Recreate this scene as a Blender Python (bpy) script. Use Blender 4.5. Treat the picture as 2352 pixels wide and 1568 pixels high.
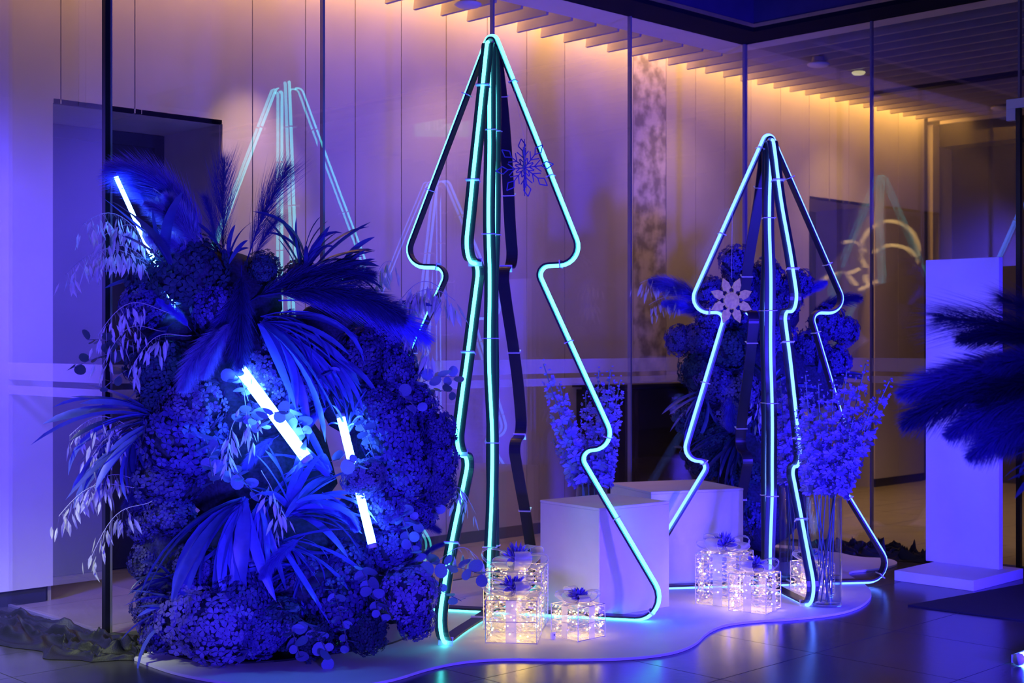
import bpy, bmesh, math, random
from mathutils import Vector, Matrix, Quaternion, noise
random.seed(7)
S = bpy.context.scene
COL = S.collection
for o in list(bpy.data.objects): bpy.data.objects.remove(o)

# ------------------------------------------------------------------ camera
# world X runs along the long glass wall (away, to the right), Y runs square to it
F, HC, A = 3200.0, 1.45, math.atan2(3270, 3200)
CA, SA = math.cos(A), math.sin(A)
def W(l, d, z=0.0): return Vector((d*CA + l*SA, d*SA - l*CA, z))          # lateral, depth, height
def at(x, y, d): return W((x-1176)/F*d, d, HC + (784-y)/F*d)               # pixel + distance
def fl(x, y, z=0.0):                                                       # pixel on a level plane
    d = F*(HC-z)/(y-784.0); return W((x-1176)/F*d, d, z)
cam_d = bpy.data.cameras.new('camera'); cam = bpy.data.objects.new('camera', cam_d); COL.objects.link(cam)
cam.location = (0, 0, HC); cam.rotation_euler = (math.pi/2, 0, A-math.pi/2)
cam_d.sensor_width = 36; cam_d.lens = F/2352*36; cam_d.clip_end = 200
cam_d.dof.use_dof = True; cam_d.dof.focus_distance = 7.0; cam_d.dof.aperture_fstop = 3.2
S.camera = cam
# ------------------------------------------------------------------ world, exposure
vs = S.view_settings
vs.view_transform = 'Standard'; vs.look = 'None'; vs.gamma = 1; vs.use_curve_mapping = False; vs.exposure = 0.0
wd = bpy.data.worlds.new('hall'); S.world = wd; wd.use_nodes = True
wd.node_tree.nodes['Background'].inputs[0].default_value = (0.12, 0.075, 1.0, 1)
wd.node_tree.nodes['Background'].inputs[1].default_value = 0.12
# ------------------------------------------------------------------ large lamps
def lamp(name, kind, loc, target, power, color, size=0.2, spot=60, blend=0.6, size_y=None):
    L = bpy.data.lights.new(name, kind); L.energy = power; L.color = color
    if kind == 'AREA':
        L.size = size
        if size_y: L.shape = 'RECTANGLE'; L.size_y = size_y
    else: L.shadow_soft_size = size
    if kind == 'SPOT': L.spot_size = math.radians(spot); L.spot_blend = blend
    o = bpy.data.objects.new(name, L); COL.objects.link(o); o.location = loc
    if target is not None:
        v = Vector(target)-Vector(loc); o.rotation_euler = v.to_track_quat('-Z', 'Y').to_euler()
    return o
WARM = (1.0, 0.50, 0.09)
lamp('blue_flood_left', 'SPOT', W(-3.5, 5.0, 3.3), (2.75, 7.4, 1.5), 2300, (0.085, 0.055, 1.0), 0.25, 60, 1.0)
lamp('blue_flood_right', 'SPOT', W(3.5, 4.4, 0.6), at(1720, 980, 8.2), 2200, (0.045, 0.022, 1.0), 0.2, 66, 0.8)
lamp('blue_flood_front', 'SPOT', W(0.9, 1.0, 0.5), at(960, 920, 7.5), 1450, (0.08, 0.04, 1.0), 0.3, 56, 0.9)
lamp('cove_strip', 'AREA', (8.2, 7.22, 3.98), None, 100, WARM, 10.4, size_y=0.05).rotation_euler = (math.radians(5), 0, 0)
lamp('wall_spot', 'SPOT', (4.98, 6.75, 3.62), (4.86, 7.36, 2.2), 80, (1.0, 0.62, 0.30), 0.03, 48, 0.9)
lamp('added_blue_fill', 'SPOT', W(-1.15, 3.3, 0.25), at(640, 880, 6.6), 330, (0.09, 0.07, 1.0), 0.12, 44, 0.8)  # unseen flood added to brighten the big arrangement
for wx in (6.4, 8.9, 11.3): lamp('added_wall_wash', 'SPOT', (wx, 6.62, 3.62), (wx+.3, 7.36, 1.9), 36, (1.0, 0.56, 0.16), 0.05, 95, 1.0)  # unseen spots added to warm the panel wall
lamp('corridor_downlight', 'SPOT', (10.4, 3.8, 3.6), (10.5, 5.3, 0), 260, (1.0, 0.62, 0.2), 0.15, 80, 0.9)
lamp('floor_fill_left', 'SPOT', W(-2.6, 4.2, 2.6), fl(10, 1490), 560, (0.9, 1.0, 0.66), 0.3, 36, 0.9)

# ------------------------------------------------------------------ helpers
class MB:
    def __init__(s): s.v = []; s.f = []; s.m = []
    def add(s, vs, fs, mi=0):
        b = len(s.v); s.v += [tuple(v) for v in vs]; s.f += [tuple(b+i for i in f) for f in fs]; s.m += [mi]*len(fs)
    def box(s, x0, x1, y0, y1, z0, z1, M=None, mi=0):
        vs = [Vector((x, y, z)) for z in (z0, z1) for x, y in ((x0, y0), (x1, y0), (x1, y1), (x0, y1))]
        if M is not None: vs = [M @ v for v in vs]
        s.add(vs, [(3,2,1,0), (4,5,6,7), (0,1,5,4), (1,2,6,5), (2,3,7,6), (3,0,4,7)], mi)
    def tube(s, pts, r, n=6, closed=False, mi=0, caps=True):
        pts = [Vector(p) for p in pts]; N = len(pts); rr = r if isinstance(r, (list, tuple)) else [r]*N
        up = None; rings = []
        for i, p in enumerate(pts):
            if closed: t = pts[(i+1) % N]-pts[i-1]
            else: t = pts[min(i+1, N-1)]-pts[max(i-1, 0)]
            t = t.normalized() if t.length > 1e-9 else Vector((0,0,1))
            if up is None: up = t.orthogonal().normalized()
            up = (up - t*up.dot(t)); up = up.normalized() if up.length > 1e-6 else t.orthogonal().normalized()
            b = t.cross(up)
            rings.append([p + (up*math.cos(2*math.pi*k/n) + b*math.sin(2*math.pi*k/n))*rr[i] for k in range(n)])
        vs = [v for R in rings for v in R]; fs = []
        for i in range(N if closed else N-1):
            j = (i+1) % N
            for k in range(n): fs.append((i*n+k, i*n+(k+1) % n, j*n+(k+1) % n, j*n+k))
        if caps and not closed: fs += [tuple(range(n))[::-1], tuple((N-1)*n+k for k in range(n))]
        s.add(vs, fs, mi)
    def prism(s, pts, z0, z1, mi=0):
        n = len(pts); vs = [(p[0], p[1], z0) for p in pts] + [(p[0], p[1], z1) for p in pts]
        s.add(vs, [tuple(range(n))[::-1], tuple(range(n, 2*n))] + [(i, (i+1) % n, n+(i+1) % n, n+i) for i in range(n)], mi)
    def lathe(s, prof, n=24, c=(0,0,0), mi=0):
        vs = []; fs = []
        for r, z in prof:
            for k in range(n): a = 2*math.pi*k/n; vs.append((c[0]+r*math.cos(a), c[1]+r*math.sin(a), c[2]+z))
        for i in range(len(prof)-1):
            for k in range(n): fs.append((i*n+k, i*n+(k+1) % n, (i+1)*n+(k+1) % n, (i+1)*n+k))
        s.add(vs, fs, mi)
    def ball(s, c, r, n=8, mi=0):
        c = Vector(c); k = max(3, n//2)
        s.lathe([(r*math.sin(math.pi*i/k), -r*math.cos(math.pi*i/k)) for i in range(k+1)], n, c, mi)
    def mesh(s, name, mats, smooth=False):
        me = bpy.data.meshes.new(name); me.from_pydata(s.v, [], s.f)
        for m in (mats if isinstance(mats, (list, tuple)) else [mats]): me.materials.append(m)
        if any(s.m): me.polygons.foreach_set('material_index', s.m)
        if smooth: me.polygons.foreach_set('use_smooth', [True]*len(s.f))
        me.update(); return me
    def build(s, name, mats, parent=None, smooth=False, M=None): return inst(name, s.mesh(name, mats, smooth), parent, M)
def inst(name, me, parent=None, M=None):
    o = bpy.data.objects.new(name, me); COL.objects.link(o)
    if M is not None: o.matrix_world = M
    if parent is not None: o.parent = parent
    return o
def empty(name, loc=(0,0,0), parent=None, rz=0):
    o = bpy.data.objects.new(name, None); COL.objects.link(o); o.location = loc; o.rotation_euler = (0,0,rz)
    o.empty_display_size = 0.1
    if parent is not None: o.parent = parent
    return o
def tag(o, label=None, cat=None, group=None, kind=None):
    if label: o['label'] = label
    if cat: o['category'] = cat
    if group: o['group'] = group
    if kind: o['kind'] = kind
    return o
def struct(o): o['kind'] = 'structure'; return o
def stuff(o): o['kind'] = 'stuff'; return o
def bevel(o, w=0.004, seg=2):
    m = o.modifiers.new('bevel', 'BEVEL'); m.width = w; m.segments = seg; m.limit_method = 'ANGLE'; return o

# ------------------------------------------------------------------ materials
def nt(name):
    m = bpy.data.materials.new(name); m.use_nodes = True; t = m.node_tree; return m, t, t.nodes['Principled BSDF']
def mat(name, col, rough=0.5, metal=0.0, var=0.12, scale=6.0, bump=0.0, bscale=60, spec=0.5, stretch=None):
    m, t, b = nt(name)
    b.inputs['Roughness'].default_value = rough; b.inputs['Metallic'].default_value = metal
    b.inputs['Specular IOR Level'].default_value = spec
    tc = t.nodes.new('ShaderNodeTexCoord'); src = tc.outputs['Object']
    if stretch:
        mp = t.nodes.new('ShaderNodeMapping'); mp.inputs['Scale'].default_value = stretch
        t.links.new(src, mp.inputs[0]); src = mp.outputs[0]
    n = t.nodes.new('ShaderNodeTexNoise'); n.inputs['Scale'].default_value = scale; n.inputs['Detail'].default_value = 5
    t.links.new(src, n.inputs['Vector'])
    r = t.nodes.new('ShaderNodeValToRGB')
    r.color_ramp.elements[0].position = 0.3; r.color_ramp.elements[1].position = 0.7
    r.color_ramp.elements[0].color = tuple(c*(1-var) for c in col)+(1,); r.color_ramp.elements[1].color = tuple(min(1, c*(1+var)) for c in col)+(1,)
    t.links.new(n.outputs['Fac'], r.inputs[0]); t.links.new(r.outputs[0], b.inputs['Base Color'])
    if bump:
        n2 = t.nodes.new('ShaderNodeTexNoise'); n2.inputs['Scale'].default_value = bscale; n2.inputs['Detail'].default_value = 4
        t.links.new(src, n2.inputs['Vector'])
        bp = t.nodes.new('ShaderNodeBump'); bp.inputs['Strength'].default_value = bump; bp.inputs['Distance'].default_value = 0.01
        t.links.new(n2.outputs['Fac'], bp.inputs['Height']); t.links.new(bp.outputs[0], b.inputs['Normal'])
    return m
def leafmat(name, col, rough=0.5, trans=0.35, var=0.35):
    m, t, b = nt(name); out = t.nodes['Material Output']
    b.inputs['Roughness'].default_value = rough
    oi = t.nodes.new('ShaderNodeObjectInfo'); tc = t.nodes.new('ShaderNodeTexCoord')
    n = t.nodes.new('ShaderNodeTexNoise'); n.inputs['Scale'].default_value = 14; t.links.new(tc.outputs['Object'], n.inputs['Vector'])
    ad = t.nodes.new('ShaderNodeMath'); ad.operation = 'ADD'; t.links.new(oi.outputs['Random'], ad.inputs[0]); t.links.new(n.outputs['Fac'], ad.inputs[1])
    r = t.nodes.new('ShaderNodeValToRGB'); r.color_ramp.elements[0].position = 0.25; r.color_ramp.elements[1].position = 1.0
    mul = t.nodes.new('ShaderNodeMath'); mul.operation = 'MULTIPLY'; mul.inputs[1].default_value = 0.66; t.links.new(ad.outputs[0], mul.inputs[0])
    r.color_ramp.elements[0].color = tuple(c*(1-var) for c in col)+(1,); r.color_ramp.elements[1].color = tuple(min(1, c*(1+var)) for c in col)+(1,)
    t.links.new(mul.outputs[0], r.inputs[0]); t.links.new(r.outputs[0], b.inputs['Base Color'])
    tr = t.nodes.new('ShaderNodeBsdfTranslucent'); t.links.new(r.outputs[0], tr.inputs[0])
    mx = t.nodes.new('ShaderNodeMixShader'); mx.inputs[0].default_value = trans
    t.links.new(b.outputs[0], mx.inputs[1]); t.links.new(tr.outputs[0], mx.inputs[2]); t.links.new(mx.outputs[0], out.inputs[0])
    return m
def emit(name, col, strength):
    m, t, b = nt(name); t.nodes.remove(b); e = t.nodes.new('ShaderNodeEmission')
    e.inputs[0].default_value = tuple(col)+(1,); e.inputs[1].default_value = strength
    t.links.new(e.outputs[0], t.nodes['Material Output'].inputs[0]); return m
def glass(name, f0=0.05, tint=(1,1,1), film=0.0, filmcol=(1,1,1), rough=0.0):
    # unrefracting clear sheet: Schlick reflection over straight transmission
    m, t, b = nt(name); t.nodes.remove(b); N = t.nodes.new
    g = N('ShaderNodeNewGeometry'); dt = N('ShaderNodeVectorMath'); dt.operation = 'DOT_PRODUCT'
    t.links.new(g.outputs['Normal'], dt.inputs[0]); t.links.new(g.outputs['Incoming'], dt.inputs[1])
    def mt(op, a, bb):
        n = N('ShaderNodeMath'); n.operation = op
        for i, q in enumerate((a, bb)):
            if q is None: continue
            if isinstance(q, (int, float)): n.inputs[i].default_value = q
            else: t.links.new(q, n.inputs[i])
        return n.outputs[0]
    c = mt('ABSOLUTE', dt.outputs['Value'], None); k = mt('POWER', mt('SUBTRACT', 1.0, c), 5.0)
    fr = mt('ADD', mt('MULTIPLY', k, 1.0-f0), f0)
    tr = N('ShaderNodeBsdfTransparent'); tr.inputs[0].default_value = tuple(tint)+(1,); base = tr.outputs[0]
    if film > 0:
        df = N('ShaderNodeBsdfDiffuse'); df.inputs[0].default_value = tuple(filmcol)+(1,)
        tl = N('ShaderNodeBsdfTranslucent'); tl.inputs[0].default_value = tuple(filmcol)+(1,)
        m1 = N('ShaderNodeMixShader'); m1.inputs[0].default_value = 0.5; t.links.new(df.outputs[0], m1.inputs[1]); t.links.new(tl.outputs[0], m1.inputs[2])
        m2 = N('ShaderNodeMixShader'); m2.inputs[0].default_value = film; t.links.new(base, m2.inputs[1]); t.links.new(m1.outputs[0], m2.inputs[2]); base = m2.outputs[0]
    gl = N('ShaderNodeBsdfGlossy'); gl.inputs['Roughness'].default_value = rough
    mx = N('ShaderNodeMixShader'); t.links.new(fr, mx.inputs[0]); t.links.new(base, mx.inputs[1]); t.links.new(gl.outputs[0], mx.inputs[2])
    t.links.new(mx.outputs[0], t.nodes['Material Output'].inputs[0]); return m

M = {}
M['wall'] = mat('pale_stone_panel', (0.60, 0.55, 0.52), 0.55, var=0.05, scale=3, bump=0.05, bscale=25)
M['marble'] = mat('mottled_panel', (0.52, 0.46, 0.48), 0.3, var=0.38, scale=8)
_r = [n for n in M['marble'].node_tree.nodes if n.type == 'VALTORGB'][0]; _r.color_ramp.elements[0].position = .40; _r.color_ramp.elements[1].position = .60
M['gap'] = mat('dark_joint', (0.05, 0.04, 0.06), 0.8)
M['plinth'] = mat('blue_black_skirting', (0.04, 0.04, 0.08), 0.35)
M['door'] = mat('navy_door', (0.012, 0.012, 0.04), 0.6)
M['reveal'] = mat('reveal_plaster', (0.5, 0.46, 0.46), 0.6, var=0.04)
M['brown'] = mat('dark_brown_wall', (0.022, 0.017, 0.011), 0.5, var=0.3, scale=1.2)
M['tile'] = mat('dark_floor_tile', (0.055, 0.055, 0.062), 0.23, var=0.25, scale=5, bump=0.03, bscale=30)
M['tile2'] = mat('grey_corridor_tile', (0.30, 0.27, 0.25), 0.3, var=0.12, scale=4)
M['grout'] = mat('grout', (0.012, 0.012, 0.016), 0.8)
M['grout2'] = mat('pale_grout', (0.4, 0.36, 0.34), 0.8)
M['fin'] = mat('grey_ceiling_fin', (0.42, 0.37, 0.42), 0.55, var=0.06)
M['ceil'] = mat('dark_ceiling', (0.05, 0.045, 0.06), 0.8)
M['soffit'] = mat('pale_soffit', (0.75, 0.7, 0.8), 0.6, var=0.04)
M['black'] = mat('black_metal', (0.008, 0.008, 0.014), 0.35)
M['matte'] = mat('matte_black', (0.008, 0.007, 0.02), 0.9, spec=0.1)
M['steel'] = mat('brushed_steel', (0.5, 0.47, 0.52), 0.35, metal=0.7, var=0.06)
M['joint'] = mat('silicone_joint', (0.2, 0.18, 0.23), 0.5)
M['gold'] = mat('gold_trim', (0.75, 0.58, 0.3), 0.35, metal=0.6)
M['fascia'] = mat('glossy_fascia', (0.06, 0.05, 0.16), 0.12, var=0.1)
M['glass'] = glass('window_glass', 0.12)
M['frost'] = glass('frosted_band', 0.03, film=0.26, filmcol=(0.85, 0.82, 0.9))
M['vase'] = glass('vase_glass', 0.06, tint=(0.93, 0.95, 0.97))
M['water'] = glass('water', 0.03, tint=(0.9, 0.93, 0.97))
M['white'] = mat('white_painted_board', (0.80, 0.78, 0.80), 0.55, var=0.035, scale=5, bump=0.03, bscale=40)
M['mdf'] = mat('raw_board_edge', (0.6, 0.5, 0.3), 0.7)
M['bar'] = mat('black_flat_bar', (0.02, 0.02, 0.03), 0.38, var=0.1)
M['tie'] = mat('clear_cable_tie', (0.8, 0.82, 0.85), 0.3)
M['neon_a'] = emit('cyan_neon', (0.10, 0.95, 1.0), 4.6)
M['neon_b'] = emit('sky_neon', (0.08, 0.18, 1.0), 5.4)
M['tube'] = emit('blue_white_tube', (0.075, 0.30, 1.0), 60.0)
M['tubecap'] = mat('tube_cap', (0.5, 0.5, 0.6), 0.4)
M['bulb'] = emit('warm_bulb', (1.0, 0.72, 0.20), 18.0)
M['wire'] = mat('silver_wire', (0.75, 0.74, 0.8), 0.3, metal=0.8)
M['ribbon'] = glass('glitter_ribbon', 0.12, film=0.3, filmcol=(0.66, 0.62, 0.8), rough=0.35)
M['organza'] = glass('organza_bow', 0.08, film=0.34, filmcol=(0.82, 0.8, 0.9), rough=0.3)
M['pomp'] = leafmat('violet_pompom', (0.16, 0.13, 0.5), 0.4, 0.2)
M['cloth'] = mat('black_cloth', (0.006, 0.008, 0.006), 0.6, var=0.2, scale=30, bump=0.2, bscale=180)
M['rug'] = mat('black_rug', (0.012, 0.012, 0.02), 0.9, bump=0.3, bscale=160)
M['disc'] = mat('black_mirror_base', (0.01, 0.015, 0.02), 0.12)
M['stem'] = mat('plant_stem', (0.13, 0.14, 0.2), 0.6)
M['leaf'] = leafmat('dyed_blade_leaf', (0.10, 0.13, 0.60), 0.38, 0.3)
M['leafd'] = leafmat('deep_blade_leaf', (0.04, 0.05, 0.24), 0.35, 0.25)
M['euc'] = leafmat('eucalyptus_leaf', (0.16, 0.19, 0.50), 0.5, 0.25)
M['eucd'] = leafmat('dark_eucalyptus_leaf', (0.06, 0.10, 0.14), 0.5, 0.2)
M['hyd'] = leafmat('blue_hydrangea', (0.06, 0.05, 0.30), 0.6, 0.25)
M['hydl'] = leafmat('lavender_hydrangea', (0.17, 0.14, 0.46), 0.6, 0.25)
M['hydd'] = leafmat('dark_teal_hydrangea', (0.02, 0.05, 0.11), 0.7, 0.2)
M['core'] = mat('dark_filler', (0.02, 0.022, 0.08), 0.9, var=0.5, scale=20)  # dark filler inside the heads and behind the flowers, closes the gaps
M['pampas'] = leafmat('blue_pampas', (0.14, 0.12, 0.75), 0.7, 0.5)
M['pampasd'] = leafmat('dark_pampas', (0.035, 0.035, 0.26), 0.7, 0.45)
M['tubelit'] = leafmat('tube_lit_pampas', (0.30, 0.27, 0.9), 0.7, 0.5)  # paler copy of the pampas, light of the tube painted into its colour
M['oat'] = leafmat('dried_sea_oat', (0.62, 0.62, 0.68), 0.6, 0.3, var=0.15)
M['delph'] = leafmat('delphinium_petal', (0.26, 0.23, 0.6), 0.55, 0.3, var=0.2)
M['delphstem'] = leafmat('delphinium_stem', (0.12, 0.2, 0.2), 0.6, 0.1)
M['flake'] = mat('blue_snowflake', (0.10, 0.10, 0.42), 0.3, metal=0.2)
M['flakeg'] = mat('gold_snowflake', (0.95, 0.85, 0.08), 0.45, metal=0.0, var=0.3, scale=60)
def crystal():
    m, t, b = nt('iridescent_crystal'); N = t.nodes.new; t.nodes.remove(b)
    oi = N('ShaderNodeTexCoord'); n = N('ShaderNodeTexNoise'); n.inputs['Scale'].default_value = 45; t.links.new(oi.outputs['Object'], n.inputs['Vector'])
    r = N('ShaderNodeValToRGB'); cs = [(0.3, (0.45, 0.75, 1.0, 1)), (0.45, (1.0, 0.95, 0.8, 1)), (0.55, (1.0, 0.85, 0.95, 1)), (0.68, (0.7, 0.7, 1.0, 1))]
    r.color_ramp.elements[0].position, r.color_ramp.elements[0].color = cs[0]; r.color_ramp.elements[1].position, r.color_ramp.elements[1].color = cs[3]
    for p, c in cs[1:3]: e = r.color_ramp.elements.new(p); e.color = c
    t.links.new(n.outputs['Fac'], r.inputs[0])
    gl = N('ShaderNodeBsdfGlossy'); gl.inputs['Roughness'].default_value = 0.18; t.links.new(r.outputs[0], gl.inputs[0])
    tr = N('ShaderNodeBsdfTransparent'); tr.inputs[0].default_value = (0.96, 0.96, 1, 1)
    tl = N('ShaderNodeBsdfTranslucent'); t.links.new(r.outputs[0], tl.inputs[0])
    m1 = N('ShaderNodeMixShader'); m1.inputs[0].default_value = 0.5; t.links.new(gl.outputs[0], m1.inputs[1]); t.links.new(tl.outputs[0], m1.inputs[2])
    m2 = N('ShaderNodeMixShader'); m2.inputs[0].default_value = 0.45; t.links.new(tr.outputs[0], m2.inputs[1]); t.links.new(m1.outputs[0], m2.inputs[2])
    t.links.new(m2.outputs[0], t.nodes['Material Output'].inputs[0]); return m
M['crystal'] = crystal()

# ------------------------------------------------------------------ setting
YG, YW, XC, XP = 6.258, 7.368, 8.567, 3.36
ZT = 3.68
# floor: slab with single tiles on it
fb = MB(); fb.box(-4.5, 15.5, -2.5, 9.0, -0.12, -0.004)
floor = struct(fb.build('floor', M['grout']))
def lines(o, s, lo, hi, extra):
    L = [o+s*k for k in range(-40, 60) if lo < o+s*k < hi]
    L = [v for v in L if all(abs(v-e) > 0.09 for e in extra)]
    return sorted(L+[lo, hi]+list(extra))
XL = lines(4.105, 0.72, 1.3, 13.6, [XC]); YL = lines(3.65, 0.72, 1.2, 8.1, [YG])
for i in range(len(XL)-1):
    for j in range(len(YL)-1):
        x0, x1, y0, y1 = XL[i], XL[i+1], YL[j], YL[j+1]
        cx, cy = (x0+x1)/2, (y0+y1)/2
        back = (cy > YG and cx > XP) or cx > XC
        g = 0.0022
        b = MB(); hx, hy = (x1-x0)/2-g, (y1-y0)/2-g
        b.box(-hx, hx, -hy, hy, -0.004, 0.0)
        b.build('tile', M['tile2'] if back else M['tile'], floor, M=Matrix.Translation((cx, cy, 0)))
# back wall of single stone panels
b = MB()
for a_, b_, z_ in ((1.2, 3.59, 0), (4.74, 11.07, 0), (12.28, 13.25, 0), (3.59, 4.74, 2.83), (11.07, 12.28, 2.83)): b.box(a_, b_, YW+0.03, YW+0.2, z_, 4.4)
wall = struct(b.build('wall_back', M['gap']))
def panel(x0, x1, z0, z1, m='wall'):
    b = MB(); g = 0.004; w, hh = (x1-x0)/2-g, (z1-z0)/2
    b.box(-w, w, 0, 0.03, -hh, hh)
    b.build('panel', M[m], wall, M=Matrix.Translation(((x0+x1)/2, YW, (z0+z1)/2)))
PX = [4.938, 5.344, 5.749, 6.148, 6.56, 6.96, 7.365, 7.777, 8.585, 9.0, 9.394, 9.802, 10.184, 10.64, 11.1]
for i in range(len(PX)-1): panel(PX[i], PX[i+1], 0.085, 4.3, 'marble' if abs(PX[i]-8.585) < 1e-3 else 'wall')
for a_, b_ in ((1.3, 2.2), (2.2, 3.62)): panel(a_, b_, 0.085, 2.785)
for a_, b_ in ((1.3, 2.2), (2.2, 2.95), (2.95, 3.664), (3.664, 4.124), (4.124, 4.938)): panel(a_, b_, 2.785, 4.3)
panel(4.716, 4.938, 0.085, 2.785)
for a_, b_ in ((11.1, 11.439), (11.439, 11.78), (11.78, 12.25)): panel(a_, b_, 2.785, 4.3)
for a_, b_ in ((12.25, 12.7), (12.7, 13.22)): panel(a_, b_, 0.085, 4.3)
b = MB()
for a_, b_ in ((1.2, 3.58), (4.75, 11.06), (12.29, 13.2)): b.box(a_, b_, YW+0.012, YW+0.03, 0, 0.085)
struct(b.build('baseboard_back', M['plinth']))
def doorway(n, x0, x1, leaf_x0):
    r = struct(empty('door_%d' % n, ((x0+x1)/2, YW+0.72, 0)))
    inv = Matrix.Translation((-(x0+x1)/2, -(YW+0.72), 0))
    def P(name, m, *bx):
        q = MB()
        for k in bx: q.box(*k, M=inv)
        return q.build(name, m, r)
    P('reveal', M['reveal'], (x0-0.02, x0, YW+0.0301, YW+0.76, 0.0, 2.785), (x1, x1+0.02, YW+0.0301, YW+0.76, 0.0, 2.785))
    P('lintel', M['reveal'], (x0, (x0+x1)/2-0.002, YW+0.0, YW+0.76, 2.785, 2.81)); P('lintel', M['reveal'], ((x0+x1)/2+0.002, x1, YW+0.0, YW+0.76, 2.785, 2.81))
    P('side_panel', M['reveal'], (x0, leaf_x0-0.05, YW+0.70, YW+0.76, 0, 2.785)) if leaf_x0-x0 > 0.1 else None
    P('door_frame', M['door'], (leaf_x0-0.05, leaf_x0, YW+0.68, YW+0.76, 0, 2.78), (x1-0.07, x1-0.001, YW+0.68, YW+0.76, 0, 2.78), (leaf_x0, x1-0.07, YW+0.68, YW+0.76, 2.70, 2.78))
    lf = P('door_leaf', M['door'], (leaf_x0, x1-0.07, YW+0.71, YW+0.75, 0.01, 2.70))
    h_ = P('handle', M['steel'], (leaf_x0+0.06, leaf_x0+0.085, YW+0.66, YW+0.71, 0.95, 1.25)); h_.parent = lf
doorway(1, 3.62, 4.716, 3.68); doorway(2, 11.1, 12.25, 11.5)
# far end of the corridor
b = MB(); b.box(13.8, 14.0, -2.5, YW, 0, 3.5); b.box(13.5, 14.0, YW+0.001, YW+0.2, 3.5, 4.4)
struct(b.build('wall_end', M['brown']))
b = MB(); b.box(13.36, 13.5, YW-0.02, YW+0.2, 0, 3.72); b.box(13.501, 13.8, YW, YW+0.2, 0, 3.5); struct(b.build('trim_pilaster', M['wall']))
b = MB(); b.box(13.25, 13.36, YW+0.04, YW+0.2, 0, 4.0); struct(b.build('trim_shadow_gap', M['black']))
b = MB(); b.box(13.5, 14.0, -2.5, YW, 3.5, 3.80); struct(b.build('trim_header', M['brown']))
b = MB(); b.box(13.22, 14.0, -2.5, YW-0.021, 3.801, 3.83); struct(b.build('trim_plain_ceiling', M['soffit']))
# ceiling with single hanging fins
b = MB(); b.box(2.0, XC, YG+0.30, 7.56, 4.3, 4.4); b.box(XC, 14.1, -2.5, 7.56, 4.3, 4.4)
ceil = struct(b.build('ceiling', M['ceil']))
k = 0
while 4.36+0.2425*k < 13.2:
    x = 4.36+0.2425*k; k += 1
    y0 = YG+0.32 if x < XC+0.2 else -0.6
    q = MB(); q.box(-0.011, 0.011, -(7.11-y0)/2, (7.11-y0)/2, -0.09, 0.09, M=Matrix.Rotation(math.radians(9), 4, 'Y'))
    q.build('fin', M['fin'], ceil, M=Matrix.Translation((x, (7.11+y0)/2, 3.752)))
b = MB(); b.box(XP, XC+0.2, YG+0.02, YG+0.31, ZT, ZT+0.25); b.box(XC+0.02, XC+0.2, -0.6, YG+0.02, ZT, ZT+0.25)
struct(b.build('trim_soffit', M['soffit']))
b = MB(); b.box(XP, XC+0.02, YG-0.3, YG+0.02, ZT, ZT+0.05); b.box(XC-0.3, XC+0.02, -0.6, YG-0.3, ZT, ZT+0.05)
struct(b.build('trim_head_channel', M['matte']))
b = MB(); b.box(XP, XC-0.3, YG-0.3, YG-0.26, ZT+0.05, 5.2); b.box(XC-0.3, XC-0.26, -0.6, YG-0.26, ZT+0.05, 5.2)
struct(b.build('trim_fascia', M['fascia']))
b = MB(); b.box(XP, XC-0.31, YG-0.31, YG-0.30, ZT+0.03, ZT+0.055); b.box(XC-0.31, XC-0.30, -0.6, YG-0.31, ZT+0.03, ZT+0.055)
struct(b.build('trim_gold_line', M['gold']))
b = MB(); b.box(10.9, 11.0, 0.2, 6.6, 3.63, 3.66); struct(b.build('trim_ceiling_slot', M['black']))
# glass walls
def glasswall(n, p0, p1, step, joints_at_start=False):
    p0, p1 = Vector(p0), Vector(p1); d = (p1-p0); L = d.length; d.normalize(); ang = math.atan2(d.y, d.x)
    r = struct(empty('window_%d' % n, (p0.x, p0.y, 0), rz=ang)); c = max(1, round(L/step)); w = L/c
    for i in range(c):
        q = MB(); q.box(0.006, w-0.006, 0, 0.022, 0.0, ZT)
        pn = q.build('pane', M['glass'], r); pn.location = (i*w, 0, 0)
        for z0, z1 in ((1.243, 1.336), (1.163, 1.212)):
            q = MB(); q.box(0.006, w-0.006, -0.0012, -0.0002, z0, z1)
            fb_ = q.build('frosted_band', M['frost'], r); fb_.location = (i*w, 0, 0)
        if i > 0:
            q = MB(); q.box(-0.007, 0.007, -0.003, 0.025, 0, ZT); j = q.build('joint', M['joint'], r); j.location = (i*w, 0, 0)
    q = MB(); q.box(0, L, 0.002, 0.02, 0, 0.012); q.build('floor_channel', M['steel'], r)
    return r
w1 = glasswall(1, (XP, YG, 0), (XC, YG, 0), 1.3)
w2 = glasswall(2, (XC, YG, 0), (XC, YG-1.075*4, 0), 1.075)
w3 = glasswall(3, (XP, 8.6, 0), (XP, YG, 0), 1.2)
q = MB(); q.box(-0.012, 0.012, -0.012, 0.022, 0, 5.0); o = q.build('corner_post', M['black'], w1); o.location = (-0.012, 0, 0)
q = MB(); q.box(-0.005, 0.005, -0.014, 0.024, 0, 5.0); o = q.build('edge_strip', M['steel'], w1); o.location = (0.008, 0, 0)
q = MB(); q.box(-0.011, 0.011, -0.011, 0.024, 0, ZT); o = q.build('joint', M['joint'], w2)
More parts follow.
